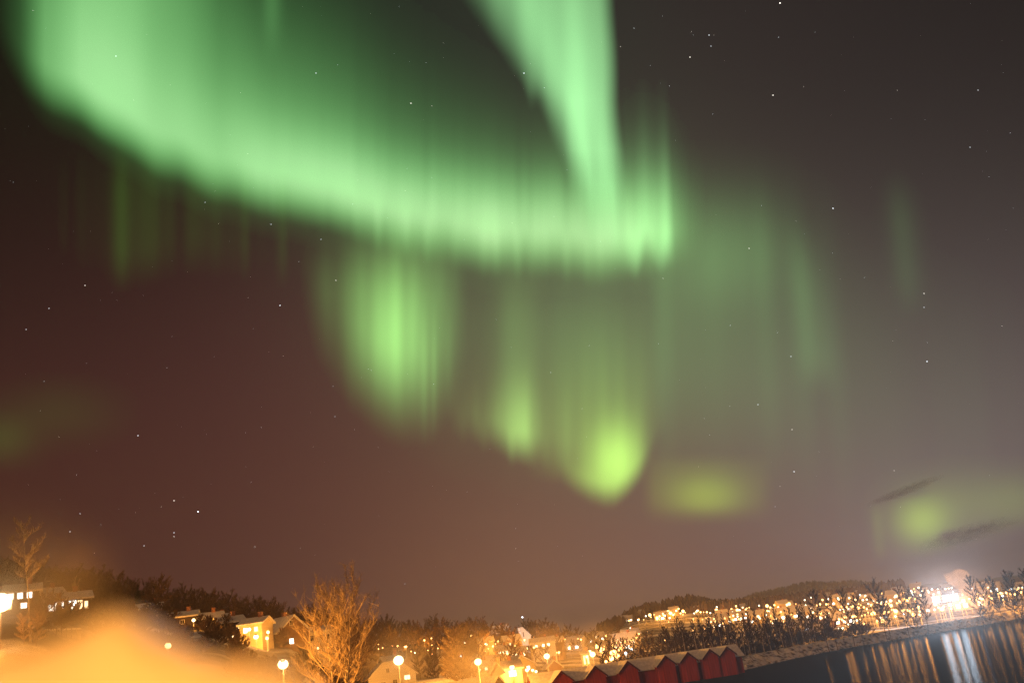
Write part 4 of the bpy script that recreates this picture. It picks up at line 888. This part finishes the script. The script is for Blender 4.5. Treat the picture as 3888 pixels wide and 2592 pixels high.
def f_arc(X, Y):
    sx = strx(X, Y); yb = np.interp(X, np.array(ybx) * _k, np.array(yby) * _k) + (n1(sx, 26, 1) - .5) * 7 * np.interp(X, [0, 200, 400, 700], [1.9, 1.3, .8, .8]) + (n1(sx, 7, 2) - .5) * 5 * sst(150, 450, X)
    t = yb - Y; rise = sst(-22, 34, t) * .85 + .15 * sst(-50, 34, t)
    a = np.interp(X, [0, 25, 45, 80, 130, 170, 220, 270, 350, 430, 520, 600, 650, 668, 690], [0, .04, .13, .22, .24, .24, .26, .34, .44, .52, .50, .44, .34, .20, .05])
    b = np.interp(X, [0, 20, 45, 80, 130, 200, 261, 392, 470, 522, 600, 640, 668, 690], [.05, .12, .34, .50, .53, .53, .55, .44, .42, .40, .36, .3, .15, .03])
    T = np.interp(X, [0, 80, 130, 180, 220, 261, 392, 522, 600, 680], [400, 420, 420, 260, 180, 140, 112, 86, 80, 80])
    w = np.interp(X, [0, 100, 200, 300, 500], [90, 90, 62, 46, 42])
    I = rise * (a * np.exp(-((t - np.interp(X, [200, 450], [24, 34])) / w) ** 2) + b * np.exp(-(np.clip(t, 0, None) / T) ** 1.8))
    st = 1 + (n1(sx, 55, 3) - .5) * .5 * np.interp(X, [0, 250, 500], [1, .5, .25]) + (n1(sx, 17, 4) - .5) * .10 * np.interp(X, [0, 300, 500], [1, .5, .6]) + (n1(sx, 9, 6) - .5) * .12 * sst(250, 450, X) + (n1(sx, 5, 5) - .5) * .06 * sst(350, 560, X)
    pil = .10 * np.exp(-((X - 272) / 9) ** 2) * sst(70, 0, Y)
    return I * st * np.interp(X, [0, 12, 45], [.35, .5, 1]) + pil
def c_arc(X, Y, I):
    u = np.clip(I, 0, 1.1)[..., None]; lo = np.array([.27, 1, .25]); hi = np.array([.43, .95, .37]); k_ = np.clip(u / .8, 0, 1); dn = sst(150, 300, Y)[..., None]
    return u * (lo * (1 - k_) + hi * k_ + np.array([.08, -.02, 0]) * dn)
aurora('aurora_arc', 'broad bright green aurora arc sweeping from top left across the sky', (-30, 706, -30, 320), f_arc, None, 21000, 2.5, cols=c_arc)
def f_beam(X, Y):
    xl = np.interp(Y, [-30, 0, 60, 100, 150, 190, 240], [430, 455, 500, 526, 546, 562, 580]); xp = np.interp(Y, [-30, 0, 60, 100, 150, 190, 240], [525, 538, 560, 572, 588, 605, 614])
    xr = np.interp(Y, [-30, 0, 60, 100, 150, 190, 240], [606, 608, 610, 612, 617, 619, 621])
    I = sst(0, 1, (X - xl + (n1(X, 11, 7) - .5) * 16 * sst(60, 130, Y)) / (xp - xl)) ** 1.1 * sst(0, 1, (xr + 7 + 5 * n1(Y, 60, 12) - X) / 20); edge = (X - xp) / (xr - xp)
    I = I * (1 - .28 * sst(.35, 1, edge)) * np.interp(Y, [-30, 0, 50, 100, 150, 185, 215, 262], [.62, .70, .85, .95, .88, .6, .25, 0]); sx = X - (Y - 100) * .02
    return I * (1 + (n1(sx, 16, 10) - .5) * .3 + (n1(sx, 10, 8) - .5) * .3 * sst(20, 150, Y) + (n1(sx, 4, 9) - .5) * .1 * sst(80, 180, Y))
aurora('aurora_beam', 'upright bright green aurora beam falling from the top centre', (430, 640, -30, 270), f_beam, (.40, .95, .38), 20500, 2.0)
def f_rc(X, Y):
    sx = strx(X, Y); yb = 252 + (n1(sx, 12, 21) - .5) * 22; t = yb - Y
    sh = sst(606, 640, X) * np.maximum(sst(678, 665, X + (Y - 220) * -.03), .22 * sst(700, 668, X))
    st = .50 + .22 * np.exp(-((sx - 640) / 8) ** 2) + .36 * np.exp(-((sx - 668) / 7) ** 2) + .22 * n1(sx, 6, 22)
    return .62 * sh * st * sst(-20, 22, t) * np.exp(-(np.clip(t, 0, None) / 72) ** 1.7)
aurora('aurora_curtain', 'striped green aurora curtain right of the beam, with sharp right edge', (600, 712, 70, 290), f_rc, (.40, .95, .34), 20800, 1.8)
def G(X, Y, cx, cy, sx, sy): return np.exp(-((X - cx) / sx) ** 2 - ((Y - cy) / sy) ** 2)
def f_mid(X, Y):
    yb = np.interp(X, [295, 320, 345, 375, 400, 425, 440, 470], [318, 362, 396, 422, 434, 436, 424, 380]) + (n1(X, 9, 31) - .5) * 8; t = yb - Y
    rise = sst(-22, 90, t); top = sst(215, 300, Y)
    core = np.where(X < 392, np.exp(-((X - 392) / 26) ** 2), np.exp(-((X - 392) / 30) ** 2)) * np.exp(-((Y - 335) / np.where(Y < 335, 62, 70)) ** 2)
    wing = sst(290, 372, X) * sst(472, 430, X) * (.15 + .08 * n1(X, 12, 33)); rays = .16 * np.exp(-((X - 424) / 4) ** 2) + .13 * np.exp(-((X - 434) / 3) ** 2) + .07 * np.exp(-((X - 449) / 4) ** 2) * (Y < 1000)
    return (.60 * core + (wing + rays * sst(280, 380, Y)) * top) * rise * (1 + (n1(X, 9, 32) - .5) * .22)
aurora('aurora_patch', 'tall soft green aurora patch hanging below the arc, left of centre', (285, 480, 215, 460), f_mid, (.40, .98, .24), 22000, 2.0)
def f_low(X, Y):
    yb = np.interp(X, [440, 480, 520, 545, 570, 590], [432, 446, 462, 464, 472, 480]) + (n1(X, 7, 41) - .5) * 8; t = yb - Y; rise = sst(-8, 34, t)
    core = .42 * np.where(X < 524, np.exp(-((X - 524) / 26) ** 2), np.exp(-((X - 524) / 11) ** 2)) * np.exp(-((Y - 432) / np.where(Y < 432, 48, 40)) ** 2)
    col_ = .07 * np.exp(-((X - 518) / 22) ** 2) * sst(240, 330, Y) + .09 * sst(440, 470, X) * sst(596, 560, X) * np.exp(-((Y - 440) / 45) ** 2) * (.6 + .8 * n1(X, 7, 42))
    return (core + col_) * rise
aurora('aurora_patch', 'narrow yellow green aurora patch between the tall patch and the bright blob', (438, 600, 225, 490), f_low, (.50, 1, .22), 22200, 2.0)
def f_blob(X, Y):
    yb = np.interp(X, [560, 575, 590, 605, 615, 628, 640, 650, 660], [480, 492, 501, 506, 505, 494, 480, 462, 440]); t = yb - Y; rise = sst(-7, 26, t)
    sx = np.where(X < 618, 27, 24); core = np.exp(-((X - 618) / sx) ** 2) * np.exp(-((Y - 462) / np.where(Y < 462, 36, 40)) ** 2)
    halo = (.15 + .05 * n1(X, 9, 46)) * G(X, Y, 606, 425, 60, 75) * sst(672, 640, X); sk = .16 * G(X, Y, 582, 484, 30, 20)
    return (.85 * core * sst(660, 636, X) + halo + sk) * rise
aurora('aurora_patch', 'glowing yellow green aurora blob low in the middle of the sky', (520, 680, 290, 525), f_blob, (.50, 1, .15), 22400, 2.0)
aurora('aurora_patch', 'dim olive aurora smudge right of the glowing blob', (640, 775, 450, 535), lambda X, Y: (.21 * G(X, Y, 706, 496, 34, 20) + .08 * G(X, Y, 700, 488, 66, 34)) * sst(530, 502, Y), (.62, 1, .05), 22600, 3.0)
def f_right(X, Y):
    cl = 1 - .75 * np.exp(-((Y - (538 - (X - 930) * .17)) / (4 + 2 * n1(X, 11, 51))) ** 2) * sst(928, 945, X) * (.4 + n1(X, 9, 52)) * sst(1005, 960, X)
    c2 = 1 - .5 * np.exp(-((Y - (497 - (X - 890) * .2)) / 5) ** 2) * sst(860, 880, X) * sst(940, 915, X)
    return (.36 * G(X, Y, 922, 522, 25, 22) + .10 * G(X, Y, 960, 505, 58, 30) + .07 * G(X, Y, 1018, 500, 30, 26) + .055 * np.exp(-((X - 877 - (Y - 520) * .1) / 6) ** 2) * sst(495, 520, Y) * sst(565, 545, Y)) * sst(0, 1, (563 - (X - 922) * .32 - Y) / 22 + .35) * np.clip(cl * c2, 0, 1)
aurora('aurora_patch', 'yellow green aurora patch crossed by thin clouds, low on the right', (840, 1040, 440, 580), f_right, (.62, 1, .08), 22800, 2.0)
aurora('aurora_veil', 'faint grey green aurora veil filling the sky right of the arc', (400, 1040, 120, 560), lambda X, Y: (.13 * G(X, Y, 716, 252, 64, 54) + .075 * G(X, Y, 700, 360, 130, 95) + .06 * G(X, Y, 530, 340, 120, 75) + .035 * np.exp(-((X - 905 - (Y - 250) * .1) / 14) ** 2) * sst(160, 230, Y) * sst(330, 270, Y) + .06 * np.exp(-((X - 812 - (Y - 330) * .12) / 16) ** 2) * sst(210, 300, Y) * sst(400, 350, Y) + .02 * G(X, Y, 900, 430, 130, 110)) * 1.3 * (.75 + .5 * n1(strx(X, Y), 17, 61)), (.38, 1, .30), 23000, 4.0, .002)
def f_lr(X, Y):
    st = np.exp(-((X - 121) / 9) ** 2) * 1.0 + .55 * np.exp(-((X - 150) / 22) ** 2) + .4 * np.exp(-((X - 245) / 5) ** 2) + .45 * np.exp(-((X - 283) / 5) ** 2) + .35 * np.exp(-((X - 195) / 10) ** 2) + .3 * np.exp(-((X - 215) / 20) ** 2) + .2 * n1(X, 9, 71)
    lo = np.interp(X, [30, 120, 200, 290, 320], [255, 285, 270, 285, 300])
    return .042 * st * sst(lo + 14, lo - 40, Y) * sst(120, 200, Y) * sst(30, 90, X)
aurora('aurora_veil', 'dim green aurora rays hanging under the left of the arc', (20, 330, 110, 320), f_lr, (.30, 1, .10), 23200, 2.5, .0015)
aurora('aurora_patch', 'very dim green aurora patch at the left edge of the sky', (-30, 150, 360, 480), lambda X, Y: .035 * G(X, Y, 2, 438, 30, 22) + .018 * G(X, Y, 60, 412, 55, 28), (.35, 1, .10), 23400, 3.0, .0015)

# ------------------------------------------------------------------ stars
BR = [(780, 3, 3), (198, 511, 3.2), (524, 73, 2), (411, 103, 2.2), (316, 73, 1.8), (116, 56, 1.6), (690, 57, 2), (709, 35, 1.8), (711, 46, 1.4), (773, 95, 2.2), (833, 208, 2.2), (280, 305, 2.2), (85, 285, 1.6), (49, 308, 1.6), (927, 361, 2.2), (924, 293, 1.6), (924, 307, 1.4),
      (794, 471, 2), (792, 429, 1.6), (791, 356, 1.5), (758, 404, 1.5), (749, 248, 1.6), (978, 90, 1.5), (970, 147, 1.4), (174, 500, 1.8), (174, 532, 1.6), (138, 435, 1.7), (336, 280, 1.5), (271, 224, 1.4), (205, 202, 1.3), (174, 536, 1.3), (26, 329, 1.3), (144, 545, 1.5), (255, 546, 1.2), (80, 513, 1.3), (321, 239, 1.2), (663, 278, 1.1), (70, 531, 1.3), (634, 28, 1.2), (894, 470, 1.1)]
rg = random.Random(99); stb = {'w': MB(), 'b': MB()}
for i in range(420):
    BR.append((rg.uniform(-100, 1124), rg.uniform(-80, 590), .32 + .65 * rg.random() ** 3))
for i, (px, py, s_) in enumerate(BR):
    d = nray(px, py); c = Vector(d * 30000 + np.array([0, 0, CAMZ])); r = s_ * 7.4
    mb_ = stb['b' if i % 3 else 'w']
    mb_.add([c + Vector(v) * r for v in ((1, 0, 0), (-1, 0, 0), (0, 1, 0), (0, -1, 0), (0, 0, 1), (0, 0, -1))], [(0, 2, 4), (2, 1, 4), (1, 3, 4), (3, 0, 4), (2, 0, 5), (1, 2, 5), (3, 1, 5), (0, 3, 5)])
tag(stb['w'].build('stars', emit('warm_starlight', (1, .93, .85), 3.0)), 'scattered white stars across the night sky', None, None, 'stuff')
tag(stb['b'].build('stars', emit('blue_starlight', (.82, .9, 1), 3.0)), 'scattered bluish stars across the night sky', None, None, 'stuff')
